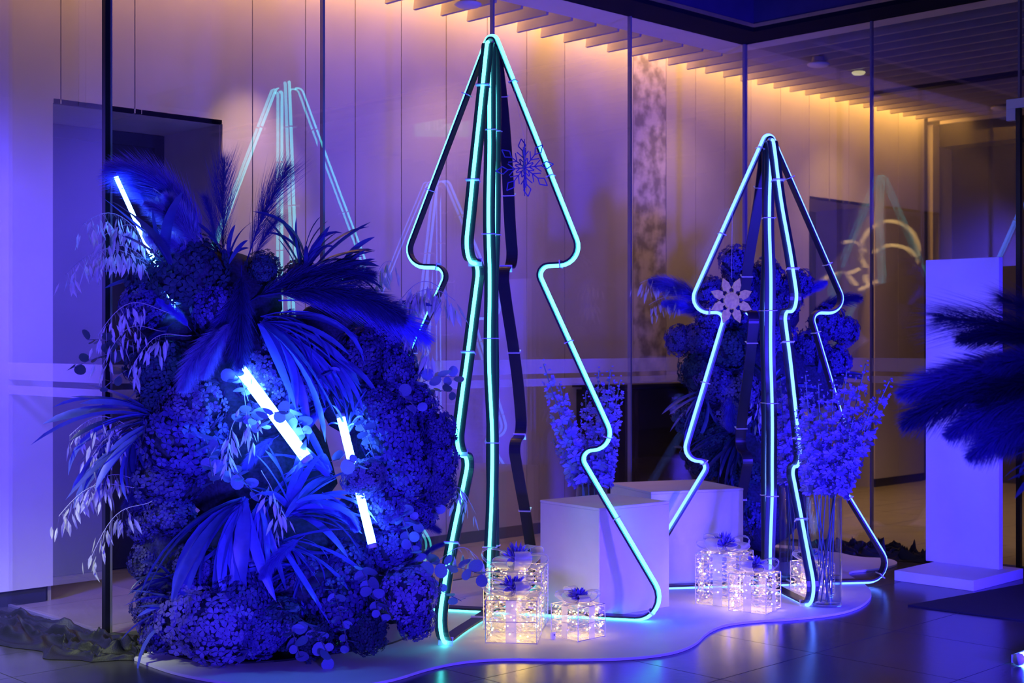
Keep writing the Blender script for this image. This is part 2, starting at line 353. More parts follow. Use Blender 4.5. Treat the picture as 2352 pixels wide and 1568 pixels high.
# ------------------------------------------------------------------ ceiling fittings
def detector(p, lit, lab):
    t = empty('ceiling_downlight' if lit else 'smoke_detector', p); tag(t, lab, 'ceiling light' if lit else 'smoke detector')
    q = MB(); q.lathe([(0.0, 0.05), (0.05, 0.05), (0.055, 0.02), (0.055, 0.0), (0.05, 0.0)], 20); q.build('housing', M['fin'], t)
    q = MB(); q.lathe([(0.085, 0.0), (0.09, -0.008), (0.07, -0.022), (0.0, -0.03)], 20); q.build('cover', M['bulbdim'] if lit else M['soffit'], t, True); t.scale = (.62, .62, 1) if lit else (1, 1, 1)
    q = MB(); q.box(-0.01, 0.01, -0.01, 0.01, 0.05, 0.655); q.build('drop_rod', M['fin'], t)
M['bulbdim'] = emit('downlight_lens', (1.0, 0.85, 0.5), 0.6)
def atz(x, y, z): d = F*(z-HC)/(784-y); return W((x-1176)/F*d, d, z)
detector(atz(1075, 8, 3.645), False, 'round white smoke detector hanging between fins above the left glass wall')
detector(atz(1880, 146, 3.645), False, 'round white smoke detector on the dark fin ceiling beside the lit downlight')
detector(atz(1972, 165, 3.645), True, 'small lit downlight on the dark fin ceiling of the corridor')
detector(atz(2298, 246, 3.645), False, 'faint grey smoke detector on the ceiling near the dark brown end wall')

# ------------------------------------------------------------------ platform, plinths, stand, rug, cloth, bin
def smooth_loop(pts, it=3):
    P = [Vector((p[0], p[1])) for p in pts]
    for _ in range(it):
        Q = []
        for i in range(len(P)): a_, b_ = P[i], P[(i+1) % len(P)]; Q += [a_*0.75+b_*0.25, a_*0.25+b_*0.75]
        P = Q
    return P
pp = [(262,1498),(330,1526),(402,1552),(520,1574),(700,1590),(880,1575),(1000,1534),(1120,1517),(1300,1520),(1480,1516),(1590,1494),(1632,1448),(1700,1432),(1850,1424),(1960,1408),(2008,1375),(1990,1345),(1935,1318),(2000,1312),(2070,1300),(2045,1285),(1960,1283),(1900,1262),(1700,1250),(1400,1268),(1100,1330),(760,1385),(420,1450),(300,1476)]
b = MB(); b.prism(smooth_loop([fl(*p) for p in pp], 3), 0.001, 0.013)
tag(b.build('stage_board', M['white']), 'low white wavy-edged board on the dark tiles under the trees', 'platform')
dp = [(330,1490),(450,1530),(620,1531),(772,1508),(894,1490),(953,1462),(985,1425),(1000,1398),(940,1385),(700,1390),(430,1432),(340,1460)]
b = MB(); b.prism(smooth_loop([fl(*p) for p in dp], 3), 0.0135, 0.022)
tag(b.build('mirror_base', M['disc']), 'black glossy round base plate under the big blue flower arrangement', 'base plate')
def plinth(p0, p1, p2, zt, lab):
    # p0 near corner, p1/p2 the neighbouring corners of the top
    p0, p1, p2 = Vector(p0).to_2d(), Vector(p1).to_2d(), Vector(p2).to_2d(); c = (p1+p2)/2; e = p1-p0; w = e.length/2; dpt = (p2-p0).length/2
    ang = math.atan2(e.y, e.x); t = tag(empty('display_plinth', (c.x, c.y, 0.0135), rz=ang), lab, 'plinth')
    q = MB(); q.box(-w, w, -dpt, dpt, 0, zt-0.014); bevel(q.build('body', M['white'], t), 0.003)
    q = MB(); q.box(-w-0.001, w+0.001, -dpt-0.001, dpt+0.001, zt-0.0138, zt); bevel(q.build('top_board', M['white'], t), 0.002)
plinth((5.393, 4.851, 0), (5.90, 4.80, 0), (5.42, 5.33, 0), 0.572, 'white cube plinth behind the group of three glowing gift boxes')
plinth((6.287, 5.265, 0), (6.848, 5.015, 0), (6.53, 5.79, 0), 0.555, 'white cube plinth behind the smaller blue neon tree')
t = tag(empty('display_stand', (8.0, 4.15, 0)), 'tall white upright board on a low slab beside the glass wall', 'stand')
q = MB(); q.box(7.57-8.0, 8.2-8.0, 3.905-4.15, 4.42-4.15, 0, 0.062); bevel(q.build('base_slab', M['white'], t), 0.003)
q = MB(); q.box(0.045, 0.095, -0.165, 0.325, 0.062, 1.965); bevel(q.build('upright_board', M['white'], t), 0.003)
# rug
rp = [fl(2085, 1392), fl(2368, 1340), fl(2700, 1400), fl(2420, 1436)]
b = MB(); b.prism([(p.x, p.y) for p in rp], 0.0005, 0.008)
tag(b.build('black_mat', M['rug']), 'flat black floor mat in front of the tall white upright board', 'mat')
# cloths on the floor, heaps of folds
def cloth(px, wid, amp, lab, seed):
    P = [fl(*p) for p in px]; n = 150; mcount = 44; q = MB(); vs = []
    def lerp(t):
        s = t*(len(P)-1); i = min(int(s), len(P)-2); return P[i].lerp(P[i+1], s-i)
    for i in range(n+1):
        t = i/n; c = lerp(t); dv = (lerp(min(1, t+0.02))-lerp(max(0, t-0.02))).normalized(); sd = Vector((-dv.y, dv.x, 0))
        wv = wid*(0.55+0.45*math.sin(math.pi*min(1, max(0, t)))**0.5)*(1+0.45*noise.noise(Vector((t*7, seed, 3))))
        for j in range(mcount+1):
            u = j/mcount*2-1
            p = c+sd*(u*wv*0.5)+dv*0.05*noise.noise(Vector((t*9, u*3, seed)))
            e = max(0, 1-abs(u)**3.5)*min(1, t*14, (1-t)*14+0.15)
            w1_ = noise.noise(Vector((t*3.5+u*0.8, u*2.0+t*2, seed+5.2)))
            f = 1-abs(math.sin((u*4.4+t*4.6+3.2*w1_)*1.6)); f2 = 1-abs(math.sin((u*3.0-t*6.5+3.0*w1_+seed)*1.5))
            w2_ = noise.noise(Vector((t*14, u*7+t*5, seed+9)))
            z = amp*e*(0.18+0.62*f**2.4+0.55*f2**2.8+0.28*w1_+0.10*w2_)
            vs.append((p.x, p.y, 0.003+max(0, z)))
    fs = [(i*(mcount+1)+j, i*(mcount+1)+j+1, (i+1)*(mcount+1)+j+1, (i+1)*(mcount+1)+j) for i in range(n) for j in range(mcount)]
    q.add(vs, fs); o = q.build('draped_cloth', M['cloth'], smooth=True); s = o.modifiers.new('sub', 'SUBSURF'); s.levels = 1; s.render_levels = 1
    return tag(o, lab, 'cloth')
cloth([(-90,1425),(30,1447),(160,1478),(270,1497),(345,1504)], 0.46, 0.085, 'crumpled black cloth on the tiles by the black glass corner post', 1.0)
cloth([(1860,1262),(1960,1272),(2050,1280),(2140,1292)], 0.2, 0.12, 'crumpled black cloth at the foot of the glass beside the tall upright board', 4.0)
t = tag(empty('waste_bin', (8.33, 3.70, 0)), 'round black bin with silver rim beside the tall upright board', 'bin')
q = MB(); q.lathe([(0.0, 0.0), (0.165, 0.0), (0.17, 0.02), (0.17, 0.645)], 40); q.build('drum', M['black'], t, True)
q = MB(); q.lathe([(0.172, 0.645), (0.174, 0.66), (0.172, 0.672), (0.15, 0.672), (0.14, 0.64), (0.0, 0.62)], 40); q.build('rim', M['steel'], t, True)
# dark counter behind the glass
t = tag(empty('counter', (8.55, 7.1, 0)), 'black glossy counter standing behind the glass against the panel wall', 'counter')
q = MB(); q.box(-0.66, 0.62, -0.18, 0.25, 0.06, 1.08); q.build('body', M['black'], t)
q = MB(); q.box(-0.70, 0.66, -0.22, 0.26, 1.10, 1.125); q.build('worktop', M['black'], t)
q = MB(); q.box(-0.62, 0.58, -0.14, 0.25, 0.0, 0.06); q.build('kick', M['plinth'], t)
q = MB(); q.box(-0.60, 0.56, -0.12, 0.25, 1.08, 1.10); q.build('shadow_rail', M['plinth'], t)
# door fitting on the right glass
t = tag(empty('door_pivot', (XC-0.02, YG-1.075*2, 0)), 'blue lit patch fitting on the glass joint above the tall stand', 'door fitting')
ph = 1.45+(784-250)/F*8.92
q = MB(); q.box(-0.035, 0.0, -0.16, 0.06, ph-0.0, ph+0.06); q.build('bracket', M['white'], t)
q = MB(); q.box(-0.035, 0.0, -0.0, 0.06, ph-0.075, ph-0.001); q.build('clamp', M['white'], t)
q = MB(); q.box(-0.03, 0.0, -0.03, -0.002, 0.0, ph-0.0005); q.build('door_stile', M['black'], t)

# ------------------------------------------------------------------ neon trees
def fillet(pts, rad, closed=True, n=8):
    out = []; N = len(pts)
    for i, p in enumerate(pts):
        p = Vector(p); r = rad[i]
        if (not closed and i in (0, N-1)) or r <= 0: out.append(p); continue
        a_, c_ = Vector(pts[i-1]), Vector(pts[(i+1) % N]); u, v = (a_-p).normalized(), (c_-p).normalized()
        th = math.acos(max(-1, min(1, u.dot(v)))); t = min(r/math.tan(th/2), (a_-p).length*0.49, (c_-p).length*0.49)
        rr = t*math.tan(th/2); m_ = (u+v).normalized(); cen = p+m_*(rr/math.sin(th/2)); s0 = p+u*t-cen; s1 = p+v*t-cen
        an = math.atan2(s0.x*s1.y-s0.y*s1.x, s0.dot(s1))
        for k in range(n+1):
            q_ = an*k/n; cs, sn = math.cos(q_), math.sin(q_); out.append(cen+Vector((s0.x*cs-s0.y*sn, s0.x*sn+s0.y*cs)))
    return out
def densify(P, closed, step=0.06):
    out = []; N = len(P)
    for i in range(N if closed else N-1):
        a_, b_ = P[i], P[(i+1) % N]; k = max(1, int((b_-a_).length/step)); out += [a_.lerp(b_, j/k) for j in range(k)]
    if not closed: out.append(P[-1])
    return out
def neon_frame(parent, ang, poly, rads, neon, name, orient, tr=0.0095, bw=0.032, flip=(), wob=0.0):
    u = Vector((math.cos(ang), math.sin(ang), 0)); bn = Vector((-u.y, u.x, 0))
    P = densify(fillet(poly, rads), True); N = len(P)
    bar, tub, tie = MB(), MB(), []
    ring = []; tp = []
    for i in range(N):
        t = (P[(i+1) % N]-P[i-1]).normalized(); nr = Vector((t.y, -t.x))*orient            # outward normal in plane
        w = wob*noise.noise(Vector((P[i].x*2.0, P[i].y*1.6, ang)))
        def p3(q, off): return u*(q.x) + bn*(off+w) + Vector((0, 0, q.y))
        o_, i_ = P[i]+nr*0.005, P[i]-nr*0.005
        ring += [p3(o_, bw), p3(o_, -bw), p3(i_, -bw), p3(i_, bw)]
        s = -1 if any(f(P[i]) for f in flip) else 1
        tp.append(p3(P[i]+nr*s*(0.005+tr*0.9), 0.0))
        tie.append((p3(P[i]+nr*s*0.006, 0), u*t.x+Vector((0,0,t.y)), bn))
    fs = []
    for i in range(N):
        j = (i+1) % N
        for k in range(4): fs.append((i*4+k, i*4+(k+1) % 4, j*4+(k+1) % 4, j*4+k))
    bar.add(ring, fs); tub.tube(tp, tr, 8, closed=True)
    f = bar.build('%s_bar' % name, M['bar'], parent); g = tub.build('%s_neon' % name, neon, parent, True)
    q = MB(); q.box(-0.036, 0.036, -0.02, 0.02, -0.0025, 0.0025); tm = q.mesh('cable_tie', M['tie'])
    acc = 0.2
    for i in range(N):
        acc += (P[i]-P[i-1]).length
        if acc > 0.52:
            acc = 0; c, tt, bb = tie[i]; nn = bb.cross(tt).normalized()
            R = Matrix((bb, nn, tt)).transposed().to_4x4(); inst('cable_tie', tm, f, Matrix.Translation(c) @ R)
def neon_tree(loc, apex, side, rr, ang, neon, lab):
    t = tag(empty('neon_tree', loc), lab, 'neon tree', 'neon outline trees on the white board')
    full = [(0.0, apex+.045)]+side+[(-x, z) for x, z in side[::-1]]
    neon_frame(t, ang, full, [0.022]+rr+rr[::-1], neon, 'outline', -1)
    half = [(0.03, apex+.07)]+side+[(0.035, 0.02)]
    for k, a2 in enumerate((ang-math.pi/2, ang+math.pi/2)):
        neon_frame(t, a2, half, [0.022]+rr+[0.03], neon, 'fin', -1, flip=[lambda p: p.x < 0.06 and p.y > 0.1] if k == 0 else [], wob=0.02)
    return t
# arm pointing right in the picture: lateral axis turned 15 degrees towards the viewer
rgt = W(math.cos(math.radians(-15)), math.sin(math.radians(-15))); ang1 = math.atan2(rgt.y, rgt.x)
neon_tree((5.078, 5.341, 0.014), 3.03, [(0.495, 1.85), (0.222, 1.84), (0.66, 0.90), (0.445, 0.875), (0.965, 0.02)], [0.085, 0.06, 0.085, 0.06, 0.11], ang1, M['neon_a'], 'tallest cyan neon tree outline beside the big blue flower arrangement')
rgt = W(math.cos(math.radians(9)), math.sin(math.radians(9))); ang2 = math.atan2(rgt.y, rgt.x)
neon_tree((6.80, 4.795, 0.014), 2.62, [(0.485, 1.615), (0.245, 1.62), (0.515, 0.755), (0.335, 0.75), (0.80, 0.02)], [0.075, 0.055, 0.075, 0.055, 0.1], ang2, M['neon_b'], 'smaller sky blue neon tree outline beside the glass vase of delphiniums')
# ------------------------------------------------------------------ plant kit
WM = {}
def root(name, loc, lab, cat, group=None):
    o = tag(empty(name, loc), lab, cat, group); WM[o.name] = Matrix.Translation(loc); return o
def child(name, me, parent, Mw):
    o = bpy.data.objects.new(name, me); COL.objects.link(o)
    pm = WM.get(parent.name, Matrix.Identity(4)); o.parent = parent; o.matrix_basis = pm.inverted() @ Mw; WM[o.name] = Mw
    return o
def frame(p, z, x, s=1.0, sx=None):
    z = Vector(z).normalized(); x = Vector(x); x = x - z*x.dot(z)
    x = x.normalized() if x.length > 1e-5 else z.orthogonal().normalized(); y = z.cross(x); q = sx or s
    m = Matrix.Identity(4)
    for i in range(3): m[i][0], m[i][1], m[i][2], m[i][3] = x[i]*q, y[i]*q, z[i]*s, p[i]
    return m
RV, UV, VV = Vector((SA, -CA, 0)), Vector((0, 0, 1)), Vector((CA, SA, 0))   # right, up, away
rnd = random.Random(11)
U = rnd.uniform
def hydrangea_mesh(name, m, n, fs, seed):
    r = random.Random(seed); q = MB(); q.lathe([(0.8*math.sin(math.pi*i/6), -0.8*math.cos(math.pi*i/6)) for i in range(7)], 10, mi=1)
    for i in range(n):
        zz = 1-2*(i+0.5)/n; a_ = i*2.39996+r.uniform(-.2, .2); rr = math.sqrt(1-zz*zz)
        nn = Vector((rr*math.cos(a_), rr*math.sin(a_), zz)); bump = 1+0.24*noise.noise(nn*2.2+Vector((seed, 0, 0)))
        c = nn*(0.93*bump+r.uniform(-.05, .06)); nn = (nn+Vector((r.uniform(-.5, .5), r.uniform(-.5, .5), r.uniform(-.5, .5)))*0.9).normalized()
        u = nn.orthogonal().normalized(); u = Quaternion(nn, r.uniform(0, 6.3)) @ u; v = nn.cross(u); s = fs*r.uniform(.75, 1.2)
        vs = [c]; f = []
        for k in range(4):
            an = k*math.pi/2; d1 = u*math.cos(an)+v*math.sin(an); d2 = u*math.cos(an+.62)+v*math.sin(an+.62); d3 = u*math.cos(an-.62)+v*math.sin(an-.62)
            d4 = u*math.cos(an+.3)+v*math.sin(an+.3); d5 = u*math.cos(an-.3)+v*math.sin(an-.3)
            b_ = len(vs); vs += [c+d3*s*.66+nn*s*.16, c+d5*s*.98+nn*s*.1, c+d4*s*.98+nn*s*.1, c+d2*s*.66+nn*s*.16]; f.append((0, b_, b_+1, b_+2, b_+3))
        q.add(vs, f)
    return q.mesh(name, [m, M['core']])
HYD = {k: [hydrangea_mesh('hydrangea', M[k], 230, 0.17, s) for s in (1, 2, 3)] for k in ('hyd', 'hydl', 'hydd')}
def plume_mesh(name, m, seed, bend=0.18, hairs=900, hl=0.24, hw=0.0035, start=0.12, spread=0.75):
    r = random.Random(seed); q = MB()
    def P(t): return Vector((bend*math.sin(math.pi*t*0.9), 0, t))
    q.tube([P(i/10) for i in range(11)], [0.008*(1-.7*i/10) for i in range(11)], 4)
    for i in range(hairs):
        t = start+(1-start)*r.random()**0.9; p = P(t); tg = (P(min(1, t+.02))-P(max(0, t-.02))).normalized()
        an = r.uniform(0, 6.283); u = tg.orthogonal().normalized(); rd = (Quaternion(tg, an) @ u)
        env = math.sin(math.pi*min(1, (t-start)/(1-start)*0.82+0.16))**0.7; L = hl*env*r.uniform(.55, 1.1)
        d = (tg*1.0+rd*spread*r.uniform(.6, 1.2)).normalized(); mid = p+d*L*0.5; end = p+d*L*0.95+tg*L*0.15-Vector((L*0.12, 0, 0))
        sd = d.cross(Vector((r.uniform(-1, 1), r.uniform(-1, 1), r.uniform(-1, 1)))).normalized()*hw
        q.add([p-sd, p+sd, mid+sd*.9, mid-sd*.9, end], [(0, 1, 2, 3), (3, 2, 4)])
    return q.mesh(name, m)
PL = {'fine': [plume_mesh('pampas_plume', M['pampas'], s, 0.14, 1500, 0.33, 0.002) for s in (1, 2)],
      'dark': [plume_mesh('pampas_plume', M['pampasd'], s, 0.14, 1700, 0.3, 0.0024) for s in (3, 4)],
      'fluff': [plume_mesh('pampas_plume', M['pampas'], s, 0.10, 2600, 0.28, 0.0026, spread=0.95) for s in (5, 6)],
      'tubelit': [plume_mesh('pampas_plume', M['tubelit'], s, 0.10, 2800, 0.3, 0.0022, spread=0.95) for s in (9, 10)],
      'feather': [plume_mesh('pampas_plume', M['pampasd'], s, 0.05, 620, 0.55, 0.0017, start=0.12, spread=0.5) for s in (7, 8)]}
def blade_mesh(name, m, bend, width, twist, seed):
    q = MB(); n = 9; vs = []; r = random.Random(seed)
    for i in range(n+1):
        t = i/n; a_ = bend*t; x = (1-math.cos(a_))/max(bend, .01) if bend else 0; z = math.sin(a_)/max(bend, .01) if bend else t
        w = width*(math.sin(math.pi*min(1, t*0.86+0.1)))**0.8*(1 if t < .98 else .05)
        tw = twist*t; nx = Vector((math.cos(a_), 0, -math.sin(a_))); c = Vector((x, 0, z)); s = Vector((0, math.cos(tw), 0))+nx*math.sin(tw)
        vs += [c-s*w, c+nx*w*.35, c+s*w]
    fs = []
    for i in range(n): fs += [(i*3, i*3+1, i*3+4, i*3+3), (i*3+1, i*3+2, i*3+5, i*3+4)]
    q.add(vs, fs); return q.mesh(name, m, True)
BL = {k: [blade_mesh('blade', M[k], b_, w, tw, i) for i, (b_, w, tw) in enumerate(((0.5, .045, .5), (1.1, .04, -.7), (1.7, .036, .9), (0.9, .055, 1.2)))] for k in ('leaf', 'leafd')}
def disc_leaf(name, m):
    q = MB(); vs = [(0, 0, 0.0)]; n = 11
    for k in range(n):
        a_ = 2*math.pi*k/n; rr = 1.0*(1-.12*abs(math.sin(a_/2))); vs.append((rr*math.sin(a_)*.92, 0.14*abs(math.sin(a_))**2, 1-rr*math.cos(a_)))
    vs[0] = (0, -0.03, 1.0); q.add(vs, [(0, 1+k, 1+(k+1) % n) for k in range(n)]); return q.mesh(name, m, True)
EL = {k: disc_leaf('round_leaf', M[k]) for k in ('euc', 'eucd')}
YLIM = 6.2
class Arr:
    def __init__(s, o, dmid, lim=True, dfront=0.45): s.o, s.dm, s.lim, s.df = o, dmid, lim, dfront
    def d(s, x, f, rpx=0):
        d = s.dm-s.df*f
        if s.lim:
            k = .7147-(x-1176)/F*.6994; d = min(d, (YLIM-0.02)/(k+rpx/F*1.0))
        return d
    def hyd(s, x, y, rpx, f=.5, k='hyd', flat=1.0):
        d = s.d(x, f, rpx); r = rpx*d/F; c = at(x, y, d); c.z = max(c.z, r*.95+.03)
        R = Quaternion((U(-1, 1), U(-1, 1), U(-1, 1)), U(0, 3)).to_matrix().to_4x4() if False else Matrix.Rotation(U(0, 6.3), 4, Vector((U(-1, 1), U(-1, 1), U(-1, 1))).normalized())
        child('hydrangea', rnd.choice(HYD[k]), s.o, Matrix.Translation(c) @ R @ Matrix.Diagonal((r*U(.85, 1.1), r*U(.85, 1.1), r*U(.8, 1.05), 1)))
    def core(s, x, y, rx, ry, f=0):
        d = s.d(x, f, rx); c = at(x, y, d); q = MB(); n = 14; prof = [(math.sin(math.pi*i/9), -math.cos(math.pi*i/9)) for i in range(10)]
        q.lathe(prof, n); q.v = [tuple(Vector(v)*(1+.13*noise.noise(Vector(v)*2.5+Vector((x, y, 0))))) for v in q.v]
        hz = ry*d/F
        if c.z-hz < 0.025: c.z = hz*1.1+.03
        child('filler_core', q.mesh('filler_core', M['core'], True), s.o, Matrix.Translation(c) @ Matrix.Diagonal((rx*d/F, rx*d/F, hz, 1)))
    def plume(s, x0, y0, x1, y1, kind='fine', f0=.5, f1=.6, wide=1.0, up=True):
        b_, t = at(x0, y0, s.d(x0, f0)), at(x1, y1, s.d(x1, f1, 30)); v = t-b_; L = v.length
        child('pampas_plume', rnd.choice(PL[kind]), s.o, frame(b_, v, UV if up else -UV, L, L*wide))
    def rosette(s, x, y, ang, sig, n, lpx, f=.6, k='leaf', wide=1.0, toward=.35, droop=1.0):
        d = s.d(x, f); p = at(x, y, d); g = child('leaf_cluster', None, s.o, Matrix.Translation(p)); g.empty_display_size = .05
        for i in range(n):
            a_ = math.radians(ang+U(-sig, sig)); dr = RV*math.cos(a_)+UV*math.sin(a_)-VV*U(-.1, 1)*toward*2
            L = lpx*d/F*U(.6, 1.1)
            me = rnd.choice(BL[k])
            for _ in range(6):
                tip = p+dr.normalized()*L
                if s.lim and tip.y > YLIM: dr = dr-Vector((0, .35, 0))
                else: break
            p2 = p+Vector((U(-1, 1), U(-1, 0.2), U(-1, 1)))*0.02
            if p2.z+dr.normalized().z*L < .05: L *= .6; dr.z = abs(dr.z)*.3
            child('blade', me, g, frame(p2, dr, (-UV*droop+RV*U(-.5, .5)), L, L*wide*U(.8, 1.2)))
    def oat(s, x0, y0, x1, y1, n=20, f0=.6, f1=.7, arch=40, sl=34, m='oat'):
        b_, t = at(x0, y0, s.d(x0, f0)), at(x1, y1, s.d(x1, f1, 20)); sc = s.dm/F
        P = [b_.lerp(t, i/14)+UV*(arch*sc*math.sin(math.pi*(i/14)**1.3)) for i in range(15)]
        q = MB(); q.tube(P, 0.0016, 4); ob = child('oat_spray', q.mesh('oat_stem', M[m]), s.o, Matrix.Identity(4))
        q = MB()
        n = int(n*1.5)
        for i in range(n):
            t_ = .38+.62*(i+U(0, 1))/n; j = min(int(t_*14), 13); p = P[j].lerp(P[j+1], t_*14-j)
            out = Vector((U(-1, 1), U(-1, 1), U(-.4, .3)))*U(.2, 1)*sc*24; e = p+out-UV*U(5, 28)*sc
            if s.lim and e.y > YLIM: e.y = YLIM
            q.add([p, p+Vector((0.0009, 0, 0.0009)), e], [(0, 1, 2)])
            dn = (-UV+Vector((U(-.35, .35), U(-.35, .35), U(-.2, .2)))+(out.normalized()*.25)).normalized(); L = sl*sc*U(.7, 1.25); w = L*U(.095, .135)
            sd = dn.cross(Vector((U(-1, 1), U(-1, 1), .1))).normalized(); nn = dn.cross(sd)*w*.5
            q.add([e, e+dn*L*.3+sd*w, e+dn*L*.65+sd*w*.8, e+dn*L, e+dn*L*.65-sd*w*.8, e+dn*L*.3-sd*w, e+dn*L*.45+nn], [(0, 1, 6), (1, 2, 6), (2, 3, 6), (3, 4, 6), (4, 5, 6), (5, 0, 6)])
        stuff(child('spikelets', q.mesh('spikelets', M[m]), ob, Matrix.Identity(4)))
    def euc(s, x0, y0, x1, y1, n=12, rpx=17, f0=.6, f1=.75, k='euc', arch=12):
        b_, t = at(x0, y0, s.d(x0, f0)), at(x1, y1, s.d(x1, f1, 30)); sc = s.dm/F
        if b_.z < .05: b_.z = .05
        if t.z < .06: t.z = .06
        P = [b_.lerp(t, i/10)+UV*(arch*sc*math.sin(math.pi*i/10)) for i in range(11)]
        q = MB(); q.tube(P, 0.0022, 4); ob = child('eucalyptus_sprig', q.mesh('eucalyptus_stem', M['stem']), s.o, Matrix.Identity(4))
        for i in range(n):
            t_ = .12+.86*i/max(1, n-1); j = min(int(t_*10), 9); p = P[j].lerp(P[j+1], t_*10-j); tg = (P[j+1]-P[j]).normalized()
            sd = Quaternion(tg, i*2.4+U(-.5, .5)) @ tg.orthogonal(); z = (sd.normalized()+tg*.4-VV*.3); r = rpx*sc*U(.65, 1.15)*(1-.25*t_)
            tip = p+z.normalized()*r*2
            if s.lim and tip.y > YLIM: z.y = -abs(z.y)
            child('round_leaf', EL[k], ob, frame(p, z, RV+Vector((U(-.5, .5), U(-.5, .5), U(-.6, .6))), r))
def led_tube(p0, p1, w, lab, parent_none=True):
    p0, p1 = Vector(p0), Vector(p1); v = p1-p0; L = v.length
    t = tag(empty('led_tube', p0), lab, 'led tube', 'battery light tubes'); Rm = frame((0, 0, 0), v, -VV, 1.0)
    q = MB(); n = 8; q.tube([(0, 0, 0.02), (0, 0, L-0.02)], w*.5, 10, caps=True); q.build('light_bar', M['tube'], t, True, M=Rm)
    for z in (0, L-0.02):
        q = MB(); q.tube([(0, 0, z), (0, 0, z+.02)], w*.54, 10); q.build('end_cap', M['tubecap'], t, True, M=Rm)
    q = MB(); q.box(-w*.62, -w*.42, -w*.35, w*.35, 0, L); q.build('back_rail', M['tubecap'], t, M=Rm)

# ------------------------------------------------------------------ the big arrangement
base = fl(640, 1448); base.z = 0.022
ar = root('flower_arrangement', base, 'huge blue arrangement of hydrangeas, pampas and leaves on a black base', 'flower arrangement')
G = Arr(ar, 6.78)
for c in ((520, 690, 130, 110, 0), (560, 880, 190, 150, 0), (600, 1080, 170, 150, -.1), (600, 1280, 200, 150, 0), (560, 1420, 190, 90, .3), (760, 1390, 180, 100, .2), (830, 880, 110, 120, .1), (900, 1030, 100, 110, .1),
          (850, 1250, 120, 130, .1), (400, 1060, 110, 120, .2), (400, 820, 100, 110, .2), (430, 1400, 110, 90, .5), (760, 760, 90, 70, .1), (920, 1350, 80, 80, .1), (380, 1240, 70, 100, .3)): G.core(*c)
for h in ((440, 628, 92, .5, 'hydd'), (365, 845, 74, .7, 'hydd'), (345, 640, 60, .4, 'hydd'), (450, 925, 78, .8, 'hydl'), (425, 1010, 100, .7), (385, 1100, 85, .6), (500, 720, 70, .6), (330, 700, 60, .5),
          (835, 815, 75, .5), (885, 765, 50, .4), (915, 850, 58, .5), (870, 930, 60, .7), (900, 1000, 80, .7), (1005, 985, 48, .4), (1000, 1060, 55, .4), (1005, 1120, 52, .4), (935, 1080, 62, .7), (950, 925, 52, .4),
          (605, 875, 66, .75, 'hydl'), (835, 1098, 52, 1.0, 'hydl'), (440, 1420, 92, 1.1, 'hydl'), (555, 1395, 88, 1.1), (500, 1475, 84, 1.3, 'hydl'), (600, 1480, 66, 1.3), (940, 1365, 66, .9, 'hydl'), (370, 1450, 58, 1.0),
          (955, 1425, 52, .9), (340, 1290, 48, .5), (335, 1200, 48, .5), (335, 1130, 46, .5), (605, 615, 42, .3, 'hydd'), (690, 640, 46, .3, 'hydd'), (690, 1330, 92, .6), (800, 1310, 84, .6), (785, 1405, 84, .9),
          (700, 880, 66, .6), (650, 780, 66, .5), (880, 1160, 66, .7), (905, 1250, 62, .6), (640, 1430, 70, 1.1, 'hydd'), (450, 1310, 70, .8),
          (350, 1395, 52, .9), (720, 1480, 50, 1.2, 'hydd'), (390, 1180, 60, .6), (840, 1450, 52, 1.1, 'hydd'), (370, 930, 60, .6, 'hydd'), (960, 1180, 46, .5)): G.hyd(*h)
# plumes
G.plume(480, 575, 240, 395, 'fine', .4, .7, 1.2); G.plume(470, 590, 330, 470, 'tubelit', .6, 1.0, 1.0); G.plume(455, 610, 340, 545, 'tubelit', .6, 1.0, 1.1)
G.plume(512, 600, 516, 372, 'feather', .3, .4, .9); G.plume(500, 600, 470, 455, 'feather', .3, .4, .8); G.plume(565, 605, 662, 390, 'feather', .3, .5, .9); G.plume(575, 610, 640, 500, 'feather', .3, .5, .8)
G.plume(555, 610, 552, 850, 'dark', .7, 1.1, .9); G.plume(600, 680, 925, 745, 'dark', .6, .9, .9); G.plume(560, 700, 860, 640, 'dark', .5, .6, .8); G.plume(560, 660, 480, 850, 'fluff', .7, 1.0, .8)
G.plume(520, 740, 420, 900, 'tubelit', .9, 1.4, .9); G.plume(540, 730, 470, 870, 'tubelit', 1.0, 1.4, .8); G.plume(400, 740, 320, 850, 'dark', .6, .9, .8); G.plume(440, 760, 360, 690, 'fluff', .6, .8, .8); G.plume(640, 690, 980, 790, 'fine', .5, .7, .8)
G.plume(430, 540, 290, 430, 'fluff', .5, .7, 1.0); G.plume(470, 560, 240, 400, 'fine', .5, .75, 1.3); G.plume(460, 600, 375, 450, 'tubelit', .5, .9, 1.0)
for p_ in ((870, 900, 975, 850, 'dark', .5, .4, .8), (930, 1050, 1050, 1010, 'dark', .5, .4, .8), (900, 1190, 1010, 1225, 'dark', .6, .5, .8), (380, 1100, 285, 1170, 'dark', .6, .8, .8), (390, 900, 290, 860, 'dark', .6, .8, .8), (700, 1230, 600, 1330, 'fluff', 1.0, 1.3, .8), (740, 1130, 820, 1220, 'fluff', .9, 1.2, .7), (500, 1230, 410, 1320, 'dark', .9, 1.2, .8), (640, 1000, 560, 1080, 'fluff', .7, 1.0, .8), (760, 930, 690, 1000, 'fluff', .7, .9, .7), (420, 1330, 320, 1370, 'dark', .8, 1.0, .8), (950, 1300, 1020, 1250, 'dark', .6, .5, .7)): G.plume(*p_)
